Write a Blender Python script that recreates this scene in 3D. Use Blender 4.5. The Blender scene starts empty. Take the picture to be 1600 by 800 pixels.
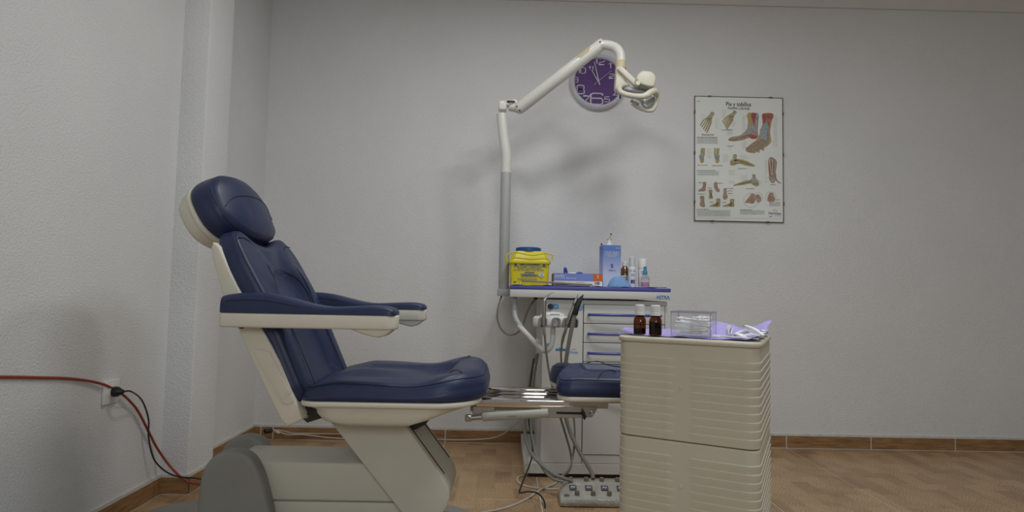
import bpy, bmesh, math, random
from mathutils import Vector, Matrix
random.seed(7)
scn = bpy.context.scene
C = scn.collection

# ------------------------------------------------------------------ camera
FPX, VPX, VPY, ROLL, CAMZ = 935.0, 788.0, 455.0, 0.020, 0.86
def _cam_axes():
    # pixel offset of the +Y vanishing point from the image centre, roll undone
    dx, dy = (VPX - 800.0), -(VPY - 400.0)
    c, s = math.cos(ROLL), math.sin(ROLL)
    rx, ry = dx * c - dy * s, dx * s + dy * c     # in the levelled frame
    pitch = math.atan2(-ry, FPX)
    yaw = math.atan2(-rx * math.cos(pitch), FPX)  # camera aims right of +Y
    F = Vector((math.sin(yaw) * math.cos(pitch), math.cos(yaw) * math.cos(pitch), math.sin(pitch)))
    R0 = F.cross(Vector((0, 0, 1))).normalized(); U0 = R0.cross(F)
    R = R0 * c + U0 * s; Up = -R0 * s + U0 * c
    return R, Up, F
CR, CU, CF = _cam_axes()
CAM = Vector((0, 0, CAMZ))
cd = bpy.data.cameras.new('camera'); cam = bpy.data.objects.new('camera', cd); C.objects.link(cam)
cd.sensor_width = 36.0; cd.sensor_fit = 'HORIZONTAL'; cd.lens = 36.0 * FPX / 1600.0
cd.clip_start = 0.02; cd.clip_end = 50
m = Matrix((CR, CU, -CF)).transposed().to_4x4(); m.translation = CAM
cam.matrix_world = m
scn.camera = cam
def U(px, py, Y):
    d = CF * FPX + CR * (px - 800.0) - CU * (py - 400.0)
    return CAM + d * (Y / d.y)
def PX(p):
    v = Vector(p) - CAM; w = v.dot(CF)
    return 800 + FPX * v.dot(CR) / w, 400 - FPX * v.dot(CU) / w

# ------------------------------------------------------------------ light and exposure
scn.view_settings.view_transform = 'Standard'
scn.view_settings.look = 'None'
scn.view_settings.gamma = 1.0
scn.view_settings.use_curve_mapping = False
scn.view_settings.exposure = 0.0
w = bpy.data.worlds.new('room_world'); scn.world = w; w.use_nodes = True
w.node_tree.nodes['Background'].inputs[0].default_value = (0.5, 0.53, 0.58, 1)
w.node_tree.nodes['Background'].inputs[1].default_value = 0.02
def area(name, loc, power, col, size, shape='DISK', size_y=None, target=None):
    l = bpy.data.lights.new(name, 'AREA'); l.energy = power; l.color = col; l.shape = shape; l.size = size
    if size_y: l.size_y = size_y
    o = bpy.data.objects.new(name, l); C.objects.link(o); o.location = loc
    if target is not None:
        o.rotation_euler = (Vector(target) - Vector(loc)).to_track_quat('-Z', 'Y').to_euler()
    return o
CEIL = 2.675
DL = (1.0, 0.98, 0.955)
area('downlight_right', (0.80, 1.96, 2.56), 7.3, DL, 0.26)
area('downlight_middle', (-0.10, 2.03, 2.56), 7.7, DL, 0.26)
area('ceiling_panel', (0.95, 1.05, 2.62), 15.0, (0.86, 0.95, 1.0), 0.60, 'SQUARE')
area('window_daylight', (0.45, -1.48, 1.70), 17.5, (0.89, 0.96, 1.0), 1.1, 'RECTANGLE', 0.75, target=(-0.2, 2.4, 0.95))

# ------------------------------------------------------------------ materials
def mat(name, col, rough=0.5, metal=0.0, var=0.06, vscale=8.0, bump=0.0, bscale=200.0, coat=0.0, spec=0.5, trans=0.0, ior=1.45, alpha=1.0, bdist=0.002, stretch=None):
    if name in bpy.data.materials: return bpy.data.materials[name]
    M = bpy.data.materials.new(name); M.use_nodes = True
    nt = M.node_tree; b = nt.nodes['Principled BSDF']
    b.inputs['Roughness'].default_value = rough; b.inputs['Metallic'].default_value = metal
    b.inputs['Specular IOR Level'].default_value = spec; b.inputs['Coat Weight'].default_value = coat
    b.inputs['Transmission Weight'].default_value = trans; b.inputs['IOR'].default_value = ior
    b.inputs['Alpha'].default_value = alpha
    tc = nt.nodes.new('ShaderNodeTexCoord')
    vec = tc.outputs['Object']
    if stretch:
        mp = nt.nodes.new('ShaderNodeMapping'); mp.inputs['Scale'].default_value = stretch
        nt.links.new(vec, mp.inputs['Vector']); vec = mp.outputs['Vector']
    n = nt.nodes.new('ShaderNodeTexNoise'); n.inputs['Scale'].default_value = vscale; n.inputs['Detail'].default_value = 3
    nt.links.new(vec, n.inputs['Vector'])
    r = nt.nodes.new('ShaderNodeValToRGB')
    r.color_ramp.elements[0].position = 0.3; r.color_ramp.elements[1].position = 0.7
    r.color_ramp.elements[0].color = tuple(c * (1 - var) for c in col) + (1,)
    r.color_ramp.elements[1].color = tuple(min(1, c * (1 + var)) for c in col) + (1,)
    nt.links.new(n.outputs['Fac'], r.inputs['Fac']); nt.links.new(r.outputs['Color'], b.inputs['Base Color'])
    if bump:
        bn = nt.nodes.new('ShaderNodeTexNoise'); bn.inputs['Scale'].default_value = bscale; bn.inputs['Detail'].default_value = 2
        nt.links.new(vec, bn.inputs['Vector'])
        bp = nt.nodes.new('ShaderNodeBump'); bp.inputs['Strength'].default_value = bump; bp.inputs['Distance'].default_value = bdist
        nt.links.new(bn.outputs['Fac'], bp.inputs['Height']); nt.links.new(bp.outputs['Normal'], b.inputs['Normal'])
    return M
WALL = mat('plaster', (0.765, 0.768, 0.768), 0.85, var=0.02, vscale=3, bump=0.55, bscale=150, bdist=0.005, spec=0.2)
CEILM = mat('ceiling_paint', (0.72, 0.70, 0.66), 0.9, var=0.02, bump=0.1, bscale=120)
GROUT = mat('grout', (0.66, 0.64, 0.60), 0.9, var=0.08, vscale=40)
NAVY = mat('navy_vinyl', (0.022, 0.032, 0.086), 0.42, var=0.10, vscale=14, bump=0.12, bscale=420, bdist=0.001)
NAVYD = mat('navy_seam', (0.007, 0.010, 0.024), 0.5)
CREAM = mat('cream_plastic', (0.73, 0.69, 0.58), 0.45, var=0.03, vscale=6, bump=0.04, bscale=500, bdist=0.0006)
CREAM2 = mat('cream_plastic_grey', (0.62, 0.60, 0.51), 0.5, var=0.03, vscale=6, bump=0.05, bscale=500, bdist=0.0006)
GREYP = mat('grey_plastic', (0.27, 0.265, 0.245), 0.55, var=0.05, vscale=7, bump=0.05, bscale=400, bdist=0.0006)
CHROME = mat('chrome', (0.70, 0.66, 0.63), 0.09, metal=1.0, var=0.05, vscale=20)
STEEL = mat('steel', (0.42, 0.40, 0.38), 0.32, metal=1.0, var=0.06, vscale=30)
DARK = mat('dark_metal', (0.05, 0.045, 0.04), 0.5, metal=0.4)
BLACK = mat('black_plastic', (0.012, 0.012, 0.014), 0.4)
STRUT = mat('strut_paint', (0.42, 0.41, 0.36), 0.35, var=0.04)
CABW = mat('cabinet_white', (0.66, 0.66, 0.63), 0.4, var=0.03, vscale=4)
CABG = mat('cabinet_grey', (0.34, 0.34, 0.33), 0.45)
CABB = mat('cabinet_blue', (0.085, 0.095, 0.34), 0.4, var=0.04)
HANDB = mat('handle_blue', (0.05, 0.07, 0.33), 0.28, var=0.03, coat=0.3)
LAMPW = mat('lamp_white', (0.74, 0.74, 0.69), 0.28, var=0.03, coat=0.3)
LAMPG = mat('lamp_grey', (0.42, 0.43, 0.43), 0.4, var=0.03)
LAMPC = mat('lamp_cream', (0.64, 0.61, 0.50), 0.4, var=0.03)
LAMPY = mat('yellowed_cream', (0.60, 0.54, 0.34), 0.5)
CART = mat('beige_plastic', (0.60, 0.555, 0.445), 0.5, var=0.03, vscale=5, bump=0.08, bscale=600, bdist=0.0008)
WHITE = mat('white_plastic', (0.78, 0.78, 0.77), 0.4, var=0.02)
PAPER = mat('white_paper', (0.88, 0.89, 0.865), 0.7, var=0.015)
def pane_mat(name, tint, ior, rough=0.03):
    # thin clear sheet: see-through with a Fresnel gloss
    M = bpy.data.materials.new(name); M.use_nodes = True; nt = M.node_tree; nt.nodes.remove(nt.nodes['Principled BSDF'])
    t = nt.nodes.new('ShaderNodeBsdfTransparent'); t.inputs['Color'].default_value = tint + (1,)
    g = nt.nodes.new('ShaderNodeBsdfGlossy'); g.inputs['Roughness'].default_value = rough
    lw = nt.nodes.new('ShaderNodeLayerWeight'); lw.inputs['Blend'].default_value = 0.35
    pw = nt.nodes.new('ShaderNodeMath'); pw.operation = 'POWER'; pw.inputs[1].default_value = 5.0; nt.links.new(lw.outputs['Facing'], pw.inputs[0])
    f = nt.nodes.new('ShaderNodeMath'); f.operation = 'MULTIPLY_ADD'; f.inputs[1].default_value = 0.55; f.inputs[2].default_value = ((ior - 1) / (ior + 1)) ** 2; nt.links.new(pw.outputs[0], f.inputs[0])
    x = nt.nodes.new('ShaderNodeMixShader'); nt.links.new(f.outputs[0], x.inputs[0]); nt.links.new(t.outputs[0], x.inputs[1]); nt.links.new(g.outputs[0], x.inputs[2])
    nt.links.new(x.outputs[0], nt.nodes['Material Output'].inputs['Surface']); return M
CLEAR = pane_mat('clear_acrylic', (0.985, 0.985, 0.995), 1.35)
GLASS = pane_mat('clear_glass', (0.93, 0.94, 0.94), 1.45)
LILAC = mat('lilac_paper', (0.42, 0.36, 0.72), 0.85, var=0.06, vscale=40, bump=0.2, bscale=300)
COTTON = mat('cotton', (0.92, 0.92, 0.91), 0.95, var=0.03, vscale=200, bump=0.3, bscale=900)
HOSE = mat('hose_grey', (0.24, 0.235, 0.205), 0.5, var=0.05, vscale=30)
CORDW = mat('cord_white', (0.55, 0.53, 0.47), 0.5)

# ------------------------------------------------------------------ object helpers
MW = {}
def tag(o, label=None, cat=None, group=None, kind=None):
    if label: o['label'] = label
    if cat: o['category'] = cat
    if group: o['group'] = group
    if kind: o['kind'] = kind
    return o
def thing(name, loc, label, cat, group=None, rz=0.0):
    o = bpy.data.objects.new(name, None); o.empty_display_size = 0.05; C.objects.link(o)
    o.location = loc; o.rotation_euler = (0, 0, rz)
    MW[o] = Matrix.Translation(Vector(loc)) @ Matrix.Rotation(rz, 4, 'Z')
    return tag(o, label, cat, group)
def link(name, me, parent=None, base=None, local=False):
    """mesh given in world coordinates (or in the parent's frame when local) becomes one object"""
    o = bpy.data.objects.new(name, me); C.objects.link(o)
    if parent is not None:
        o.parent = parent; MW[o] = MW[parent]
        if not local: me.transform(MW[parent].inverted())
    elif base is not None:
        o.location = base; MW[o] = Matrix.Translation(Vector(base))
        if not local: me.transform(MW[o].inverted())
    else:
        MW[o] = Matrix.Identity(4)
    return o
def mk(name, bm, mt, parent=None, base=None, smooth=35, local=False):
    bmesh.ops.recalc_face_normals(bm, faces=bm.faces)
    me = bpy.data.meshes.new(name); bm.to_mesh(me); bm.free()
    for x in (mt if isinstance(mt, (list, tuple)) else [mt]): me.materials.append(x)
    if smooth:
        for p in me.polygons: p.use_smooth = True
        me.set_sharp_from_angle(angle=math.radians(smooth))
    return link(name, me, parent, base, local)
def B(): return bmesh.new()
def join(bm, other, mi=0, M=None):
    if M is not None: bmesh.ops.transform(other, matrix=M, verts=other.verts)
    mp = {}
    for v in other.verts: mp[v] = bm.verts.new(v.co)
    for f in other.faces:
        try:
            nf = bm.faces.new([mp[v] for v in f.verts]); nf.material_index = mi
        except ValueError: pass
    other.free(); return bm
def box(bm, x0, x1, y0, y1, z0, z1, bev=0.0, seg=2, mi=0, M=None):
    t = bmesh.new(); bmesh.ops.create_cube(t, size=1.0)
    for v in t.verts:
        v.co = Vector(((x0 + x1) / 2 + v.co.x * (x1 - x0), (y0 + y1) / 2 + v.co.y * (y1 - y0), (z0 + z1) / 2 + v.co.z * (z1 - z0)))
    if bev: bmesh.ops.bevel(t, geom=t.edges[:], offset=bev, segments=seg, profile=0.5, affect='EDGES')
    return join(bm, t, mi, M)
def prism(bm, pts, axis, a, b, bev=0.0, seg=2, mi=0, M=None):
    """polygon of (p,q) extruded along axis from a to b; axis 'y': (x,z), 'z': (x,y), 'x': (y,z)"""
    t = bmesh.new()
    f = {'y': lambda p, q, h: (p, h, q), 'z': lambda p, q, h: (p, q, h), 'x': lambda p, q, h: (h, p, q)}[axis]
    A = [t.verts.new(f(p, q, a)) for p, q in pts]; Bv = [t.verts.new(f(p, q, b)) for p, q in pts]
    n = len(pts)
    fa = t.faces.new(A); fb = t.faces.new(Bv[::-1])
    for i in range(n): t.faces.new([A[i], Bv[i], Bv[(i + 1) % n], A[(i + 1) % n]])
    bmesh.ops.recalc_face_normals(t, faces=t.faces)
    if bev:
        es = [e for e in t.edges if (e.verts[0] in A and e.verts[1] in A) or (e.verts[0] in Bv and e.verts[1] in Bv)]
        bmesh.ops.bevel(t, geom=es, offset=bev, segments=seg, profile=0.5, affect='EDGES')
    return join(bm, t, mi, M)
def smoothpath(pts, n=8, closed=False):
    P = [Vector(p) for p in pts]; out = []
    N = len(P)
    if N < 3 and not closed: return P
    rng = N if closed else N - 1
    for i in range(rng):
        if closed: p0, p1, p2, p3 = P[i - 1], P[i], P[(i + 1) % N], P[(i + 2) % N]
        else: p0, p1, p2, p3 = P[max(i - 1, 0)], P[i], P[i + 1], P[min(i + 2, N - 1)]
        for k in range(n):
            t = k / n
            out.append(0.5 * ((2 * p1) + (-p0 + p2) * t + (2 * p0 - 5 * p1 + 4 * p2 - p3) * t * t + (-p0 + 3 * p1 - 3 * p2 + p3) * t ** 3))
    if not closed: out.append(P[-1].copy())
    return out
def smooth2(pts, n=6, closed=True):
    return [(p.x, p.y) for p in smoothpath([(a, b, 0) for a, b in pts], n, closed)]
def tube(bm, path, r, seg=10, mi=0, closed=False, flat=1.0):
    """r: number, list or function of path index; circular sweep with parallel transport"""
    P = [Vector(p) for p in path]; n = len(P)
    rad = (lambda i: r) if isinstance(r, (int, float)) else (r if callable(r) else (lambda i: r[i]))
    T = []
    for i in range(n):
        a = P[i - 1] if (i > 0 or closed) else P[i]; b = P[(i + 1) % n] if (i < n - 1 or closed) else P[i]
        d = (b - a); T.append(d.normalized() if d.length > 1e-9 else Vector((0, 0, 1)))
    ref = Vector((0, 0, 1)) if abs(T[0].z) < 0.9 else Vector((1, 0, 0))
    N = (ref - T[0] * ref.dot(T[0])).normalized()
    rings = []
    for i in range(n):
        N = (N - T[i] * N.dot(T[i])).normalized(); Bn = T[i].cross(N); R = rad(i)
        rings.append([bm.verts.new(P[i] + (N * math.cos(2 * math.pi * k / seg) * flat + Bn * math.sin(2 * math.pi * k / seg)) * R) for k in range(seg)])
    for i in range(n if closed else n - 1):
        a, b = rings[i], rings[(i + 1) % n]
        for k in range(seg):
            f = bm.faces.new([a[k], a[(k + 1) % seg], b[(k + 1) % seg], b[k]]); f.material_index = mi
    if not closed:
        f = bm.faces.new(rings[0][::-1]); f.material_index = mi
        f = bm.faces.new(rings[-1]); f.material_index = mi
    return bm
def lathe(bm, prof, seg=24, c=(0, 0, 0), mi=0, M=None, sx=1.0, sy=1.0):
    t = bmesh.new(); rings = []
    for r, z in prof:
        if r < 1e-6: rings.append([t.verts.new((0, 0, z))])
        else: rings.append([t.verts.new((r * math.cos(2 * math.pi * k / seg) * sx, r * math.sin(2 * math.pi * k / seg) * sy, z)) for k in range(seg)])
    for a, b in zip(rings, rings[1:]):
        for k in range(seg):
            k2 = (k + 1) % seg
            if len(a) == 1 and len(b) == 1: continue
            if len(a) == 1: t.faces.new([a[0], b[k2], b[k]])
            elif len(b) == 1: t.faces.new([a[k], a[k2], b[0]])
            else: t.faces.new([a[k], a[k2], b[k2], b[k]])
    bmesh.ops.translate(t, verts=t.verts, vec=Vector(c))
    return join(bm, t, mi, M)
def rrect(x0, x1, y0, y1, r, n=6):
    if not isinstance(r, (tuple, list)): r = (r,) * 4        # corners: x0y0, x1y0, x1y1, x0y1
    out = []
    for (cx, cy, a0, rr) in ((x0, y0, 180, r[0]), (x1, y0, 270, r[1]), (x1, y1, 0, r[2]), (x0, y1, 90, r[3])):
        sx = 1 if cx == x0 else -1; sy = 1 if cy == y0 else -1
        for k in range(n + 1):
            a = math.radians(a0 + 90 * k / n)
            out.append((cx + sx * rr + rr * math.cos(a), cy + sy * rr + rr * math.sin(a)))
    return out
def resample(pts, n):
    P = [Vector((a, b)) for a, b in pts]; P.append(P[0]); L = [0]
    for a, b in zip(P, P[1:]): L.append(L[-1] + (b - a).length)
    out = []; j = 0
    for i in range(n):
        s = L[-1] * i / n
        while L[j + 1] < s: j += 1
        t = (s - L[j]) / max(L[j + 1] - L[j], 1e-9); q = P[j].lerp(P[j + 1], t); out.append((q.x, q.y))
    return out
def sstep(a, b, x):
    t = min(1, max(0, (x - a) / (b - a))); return t * t * (3 - 2 * t)
def cushion(outline, mp, T, rad, hf=lambda u, v: 0.0, n=112, nr=22, c=None, bulge=0.004):
    """padded shape: outline in (u,v), surface height hf, rounded rim of radius rad, side depth T; mp maps (u,v,h) to the world"""
    O = resample(outline, n); bm = bmesh.new()
    if c is None: c = (sum(p[0] for p in O) / n, sum(p[1] for p in O) / n)
    rs = [1 - (1 - k / nr) ** 1.0 for k in range(1, nr + 1)]
    rs = sorted(set([k / nr * 0.86 for k in range(1, nr - 8)] + [0.86 + 0.14 * (1 - (1 - k / 9) ** 2) for k in range(1, 10)]))
    def top(o, r):
        u = c[0] + r * (o[0] - c[0]); v = c[1] + r * (o[1] - c[1])
        e = (1 - r) * math.hypot(o[0] - c[0], o[1] - c[1])
        h = 0.0 if e >= rad else -rad + math.sqrt(max(0, rad * rad - (rad - e) ** 2))
        k = sstep(0, rad * 1.2, e)
        return u, v, h + hf(u, v) * (0.55 + 0.45 * k)
    cv = bm.verts.new(mp(c[0], c[1], hf(*c))); prev = None
    for r in rs:
        ring = [bm.verts.new(mp(*top(o, r))) for o in O]
        for i in range(n):
            j = (i + 1) % n
            if prev is None: bm.faces.new([cv, ring[i], ring[j]])
            else: bm.faces.new([prev[i], ring[i], ring[j], prev[j]])
        prev = ring
    Tf = T if callable(T) else (lambda u, v: T)
    for k in range(1, 7):
        t = k / 6; s = 1 + bulge * math.sin(math.pi * min(1, t)) * 6 - (0.03 * max(0, t - 0.8) / 0.2)
        ring = []
        for o in O:
            h0 = -rad + hf(*o) * 0.55
            ring.append(bm.verts.new(mp(c[0] + s * (o[0] - c[0]), c[1] + s * (o[1] - c[1]), h0 + (-Tf(*o) - h0) * t)))
        for i in range(n):
            j = (i + 1) % n; bm.faces.new([prev[i], ring[i], ring[j], prev[j]])
        prev = ring
    bm.faces.new(prev[::-1])
    return bm
def flatpoly(bm, pts, mi=0):
    vs = [bm.verts.new(p) for p in pts]
    try:
        f = bm.faces.new(vs); f.material_index = mi
    except ValueError: pass
def ribbon(bm, pts, wd, fr, mi=0, closed=False):
    """flat stroke of width wd along 2-D points; fr maps (a,b) to the world"""
    P = [Vector(p) for p in pts]; n = len(P); L, R = [], []
    for i in range(n):
        a = P[i - 1] if (i > 0 or closed) else P[i]; b = P[(i + 1) % n] if (i < n - 1 or closed) else P[i]
        d = (b - a).normalized(); q = Vector((-d.y, d.x)) * wd / 2
        if 0 < i < n - 1 or closed:
            d1 = (P[i] - a).normalized(); cs = max(0.4, abs(Vector((-d1.y, d1.x)).dot(q.normalized()))); q = q / cs
        L.append(bm.verts.new(fr(*(P[i] + q)))); R.append(bm.verts.new(fr(*(P[i] - q))))
    for i in range(n if closed else n - 1):
        j = (i + 1) % n
        f = bm.faces.new([L[i], R[i], R[j], L[j]]); f.material_index = mi
def textbm(s, size, fr, mi=0, bold=0.0, align='CENTER', sx=1.0, bm=None, shear=0.0, space=1.0):
    """lettering as a flat mesh; fr maps (a,b) in metres to the world"""
    cu = bpy.data.curves.new('lettering', 'FONT'); cu.body = s; cu.size = size; cu.align_x = align; cu.align_y = 'CENTER'
    cu.offset = bold; cu.shear = shear; cu.space_character = space; cu.resolution_u = 3
    o = bpy.data.objects.new('lettering', cu)
    me = bpy.data.meshes.new_from_object(o)
    t = bmesh.new(); t.from_mesh(me)
    for v in t.verts: v.co = Vector(fr(v.co.x * sx, v.co.y))
    bpy.data.objects.remove(o); bpy.data.curves.remove(cu); bpy.data.meshes.remove(me)
    if bm is None: bm = bmesh.new()
    return join(bm, t, mi)
def frame_xz(ox, oy, oz): return lambda a, b: (ox + a, oy, oz + b)
def pathpx(pts, n=8):           # [(px,py,Y)]
    return smoothpath([U(*p) for p in pts], n)
def corrugated(bm, path, r, step=0.0075, seg=8, mi=0):
    P = [Vector(p) for p in path]; L = [0]
    for a, b in zip(P, P[1:]): L.append(L[-1] + (b - a).length)
    out = []; j = 0; n = max(4, int(L[-1] / (step / 2)))
    for i in range(n + 1):
        s = L[-1] * i / n
        while j < len(L) - 2 and L[j + 1] < s: j += 1
        out.append(P[j].lerp(P[j + 1], (s - L[j]) / max(L[j + 1] - L[j], 1e-9)))
    return tube(bm, out, lambda i: r if i % 2 else r * 0.80, seg, mi)

_rs = random.Random(5)
def scrawl(bm, width, h, fr, mi=0, wd=0.0011):
    """print too small to read: word-like rows of short strokes"""
    x = -width / 2
    while x < width / 2:
        for k in range(_rs.randint(3, 8)):
            if x > width / 2: break
            kind = _rs.random(); w_ = h * 0.5
            if kind < 0.45: ribbon(bm, [(x, -h / 2), (x, h / 2), (x + w_, h / 2 * _rs.choice((1, -1)))], wd, fr, mi)
            elif kind < 0.8: ribbon(bm, [(x + w_, h / 2), (x, h / 2), (x, -h / 2), (x + w_, -h / 2)], wd, fr, mi)
            else: ribbon(bm, [(x, -h / 2), (x + w_ / 2, h / 2), (x + w_, -h / 2)], wd, fr, mi)
            x += w_ * 1.5
        x += h * 0.5
    return bm
def script_mark(bm, width, h, fr, mi=0, wd=0.002):
    n = int(width / h * 7); ribbon(bm, [(-width / 2 + width * k / n + 0.15 * h * math.sin(k * 1.9), h * 0.42 * math.sin(k * 1.25) * (1.0 if k % 9 < 6 else 0.5)) for k in range(n + 1)], wd, fr, mi)
    return bm

# ------------------------------------------------------------------ the room
XL, YB, XR, YF = -1.40, 3.45, 3.60, -1.60
def wood_mat(name, cols, lx, ly, rough, joints=True, grain_rot=0.0):
    M = bpy.data.materials.new(name); M.use_nodes = True; nt = M.node_tree; b = nt.nodes['Principled BSDF']
    b.inputs['Roughness'].default_value = rough; b.inputs['Specular IOR Level'].default_value = 0.45
    g = nt.nodes.new('ShaderNodeNewGeometry')
    mp = nt.nodes.new('ShaderNodeMapping'); mp.inputs['Rotation'].default_value = (0, 0, math.radians(90) + grain_rot)
    mp.inputs['Location'].default_value = (0.317, 3.015, 0)
    nt.links.new(g.outputs['Position'], mp.inputs['Vector'])
    br = nt.nodes.new('ShaderNodeTexBrick'); br.offset = 0.5; br.inputs['Scale'].default_value = 1.0
    br.inputs['Mortar Size'].default_value = 0.0; br.inputs['Brick Width'].default_value = lx; br.inputs['Row Height'].default_value = ly
    br.inputs['Color1'].default_value = (0, 0, 0, 1); br.inputs['Color2'].default_value = (1, 1, 1, 1)
    nt.links.new(mp.outputs['Vector'], br.inputs['Vector'])
    n = nt.nodes.new('ShaderNodeTexNoise'); n.inputs['Scale'].default_value = 5.0
    nt.links.new(g.outputs['Position'], n.inputs['Vector'])
    wv = nt.nodes.new('ShaderNodeTexWave'); wv.inputs['Scale'].default_value = 24; wv.inputs['Distortion'].default_value = 8
    wv.inputs['Detail'].default_value = 3; wv.inputs['Detail Scale'].default_value = 1.6; wv.bands_direction = 'X'
    # the grain turns from block to block
    vr = nt.nodes.new('ShaderNodeVectorRotate'); vr.rotation_type = 'Z_AXIS'
    mul = nt.nodes.new('ShaderNodeMath'); mul.operation = 'MULTIPLY'; mul.inputs[1].default_value = 1.1
    nt.links.new(br.outputs['Color'], mul.inputs[0]); nt.links.new(mul.outputs[0], vr.inputs['Angle'])
    nt.links.new(g.outputs['Position'], vr.inputs['Vector']); nt.links.new(vr.outputs['Vector'], wv.inputs['Vector'])
    r = nt.nodes.new('ShaderNodeValToRGB')
    for i, cc in enumerate(cols):
        e = r.color_ramp.elements[i] if i < 2 else r.color_ramp.elements.new(0.5)
        e.position = i / (len(cols) - 1); e.color = cc + (1,)
    mix = nt.nodes.new('ShaderNodeMath'); mix.operation = 'MULTIPLY_ADD'; mix.inputs[1].default_value = 0.78; 
    nt.links.new(br.outputs['Color'], mix.inputs[0])
    sub = nt.nodes.new('ShaderNodeMath'); sub.operation = 'MULTIPLY_ADD'; sub.inputs[1].default_value = 0.7; sub.inputs[2].default_value = -0.15
    nt.links.new(n.outputs['Fac'], sub.inputs[0]); nt.links.new(sub.outputs[0], mix.inputs[2])
    nt.links.new(mix.outputs[0], r.inputs['Fac'])
    mx = nt.nodes.new('ShaderNodeMix'); mx.data_type = 'RGBA'; mx.blend_type = 'MULTIPLY'; mx.inputs[0].default_value = 0.42
    r2 = nt.nodes.new('ShaderNodeValToRGB'); r2.color_ramp.elements[0].color = (0.45, 0.38, 0.33, 1); r2.color_ramp.elements[1].color = (1, 1, 1, 1)
    r2.color_ramp.elements[1].position = 0.55
    nt.links.new(wv.outputs['Fac'], r2.inputs['Fac'])
    nt.links.new(r.outputs['Color'], mx.inputs[6]); nt.links.new(r2.outputs['Color'], mx.inputs[7])
    nt.links.new(mx.outputs[2], b.inputs['Base Color'])
    bp = nt.nodes.new('ShaderNodeBump'); bp.inputs['Strength'].default_value = 0.06; bp.inputs['Distance'].default_value = 0.002
    nt.links.new(wv.outputs['Fac'], bp.inputs['Height']); nt.links.new(bp.outputs['Normal'], b.inputs['Normal'])
    return M
TILEM = wood_mat('parquet_print_tile', [(0.27, 0.155, 0.082), (0.54, 0.365, 0.205), (0.39, 0.245, 0.130)], 0.162, 0.0808, 0.38)
def grain_mat(name, col, st):
    M = mat(name, col, 0.45, var=0.30, vscale=10, stretch=st, bump=0.1, bscale=16)
    return M
SKIRT = grain_mat('skirting_wood', (0.31, 0.175, 0.078), (1.2, 9, 9))
SKIRTL = grain_mat('skirting_wood_side', (0.31, 0.175, 0.078), (9, 1.2, 9))

TS = 0.485
bm = B(); box(bm, XL, XR, YF, YB, -0.08, -0.0015)
floor = tag(mk('floor', bm, GROUT), kind='structure')
bm = B(); g = 0.0022
box(bm, g, TS - g, g, TS - g, -0.008, 0.0, 0.0008, 1)
tme = None
ny = 0
y1 = YB - 0.435
rows = [(y1, YB - 0.004)]
while y1 > YF + 0.3:
    rows.append((y1 - TS, y1)); y1 -= TS
first = mk('floor_tile', bm, TILEM, None, smooth=0); tme = first.data
used = False
for (ya, yb) in rows:
    k = -3
    while True:
        xa = -0.317 + k * TS
        if xa > XR - 0.05: break
        x0, x1 = max(xa, XL), min(xa + TS, XR)
        if x1 - x0 > 0.03:
            o = first if not used else first.copy()
            if used: C.objects.link(o)
            used = True
            o.parent = floor; o.location = (x0, ya, 0.0); o.scale = ((x1 - x0) / TS, (yb - ya) / TS, 1)
        k += 1

def slabwall(name, x0, x1, y0, y1, z0, z1, m_=WALL):
    bm = B(); box(bm, x0, x1, y0, y1, z0, z1); return tag(mk(name, bm, m_, smooth=0), kind='structure')
slabwall('wall_back', XL - 0.12, XR + 0.12, YB, YB + 0.12, 0, CEIL)
slabwall('wall_left', XL - 0.12, XL, YF, YB, 0, CEIL)
slabwall('wall_right', XR, XR + 0.12, YF, YB, 0, CEIL)
bm = B()
for a in ((XL - 0.12, -0.35, 0, CEIL), (1.25, XR + 0.12, 0, CEIL), (-0.35, 1.25, 0, 0.95), (-0.35, 1.25, 2.15, CEIL)):
    box(bm, a[0], a[1], YF - 0.12, YF, a[2], a[3])
tag(mk('wall_front', bm, WALL, smooth=0), kind='structure')
bm = B(); prism(bm, rrect(XL, -1.288, 2.53, 2.745, (0.001, 0.006, 0.006, 0.001), 3), 'z', 0, CEIL)
tag(mk('wall_column', bm, WALL, smooth=50), kind='structure')
slabwall('ceiling', XL - 0.12, XR + 0.12, YF - 0.12, YB + 0.12, CEIL, CEIL + 0.1, CEILM)
# plaster cove along the back wall
cove = [(YB, CEIL - 0.095), (YB - 0.018, CEIL - 0.095), (YB - 0.022, CEIL - 0.085)] + \
       [(YB - 0.022 - 0.085 * (1 - math.cos(math.radians(a))), CEIL - 0.085 + 0.07 * math.sin(math.radians(a))) for a in (15, 30, 45, 60, 75, 90)] + \
       [(YB - 0.115, CEIL - 0.015), (YB - 0.115, CEIL), (YB, CEIL)]
bm = B(); prism(bm, cove, 'x', XL, XR); tag(mk('trim_1', bm, CEILM, smooth=40), kind='structure')

# tiled skirting: a grout strip carrying wood-print tiles
def skirting(name, axis, fixed, sgn, a0, a1, joints, mt):
    H, th = 0.078, 0.010
    bm = B(); e = fixed + sgn * (th - 0.002)
    lo, hi = min(fixed, e), max(fixed, e)
    if axis == 'x': box(bm, a0, a1, lo, hi, 0, H + 0.004)
    else: box(bm, lo, hi, a0, a1, 0, H + 0.004)
    s = tag(mk(name, bm, GROUT, smooth=0), kind='structure')
    js = [a0] + [j for j in joints if a0 + 0.02 < j < a1 - 0.02] + [a1]
    e2 = fixed + sgn * th; lo, hi = min(fixed, e2), max(fixed, e2)
    for p, q in zip(js, js[1:]):
        bm = B(); ga = 0.0 if p == a0 else 0.003; gb = 0.0 if q == a1 else 0.003
        if axis == 'x': box(bm, p + ga, q - gb, lo, hi, 0.004, H - 0.008, 0.001, 1)
        else: box(bm, lo, hi, p + ga, q - gb, 0.004, H - 0.008, 0.001, 1)
        mk('skirting_tile', bm, mt, s, smooth=0)
    return s
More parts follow.
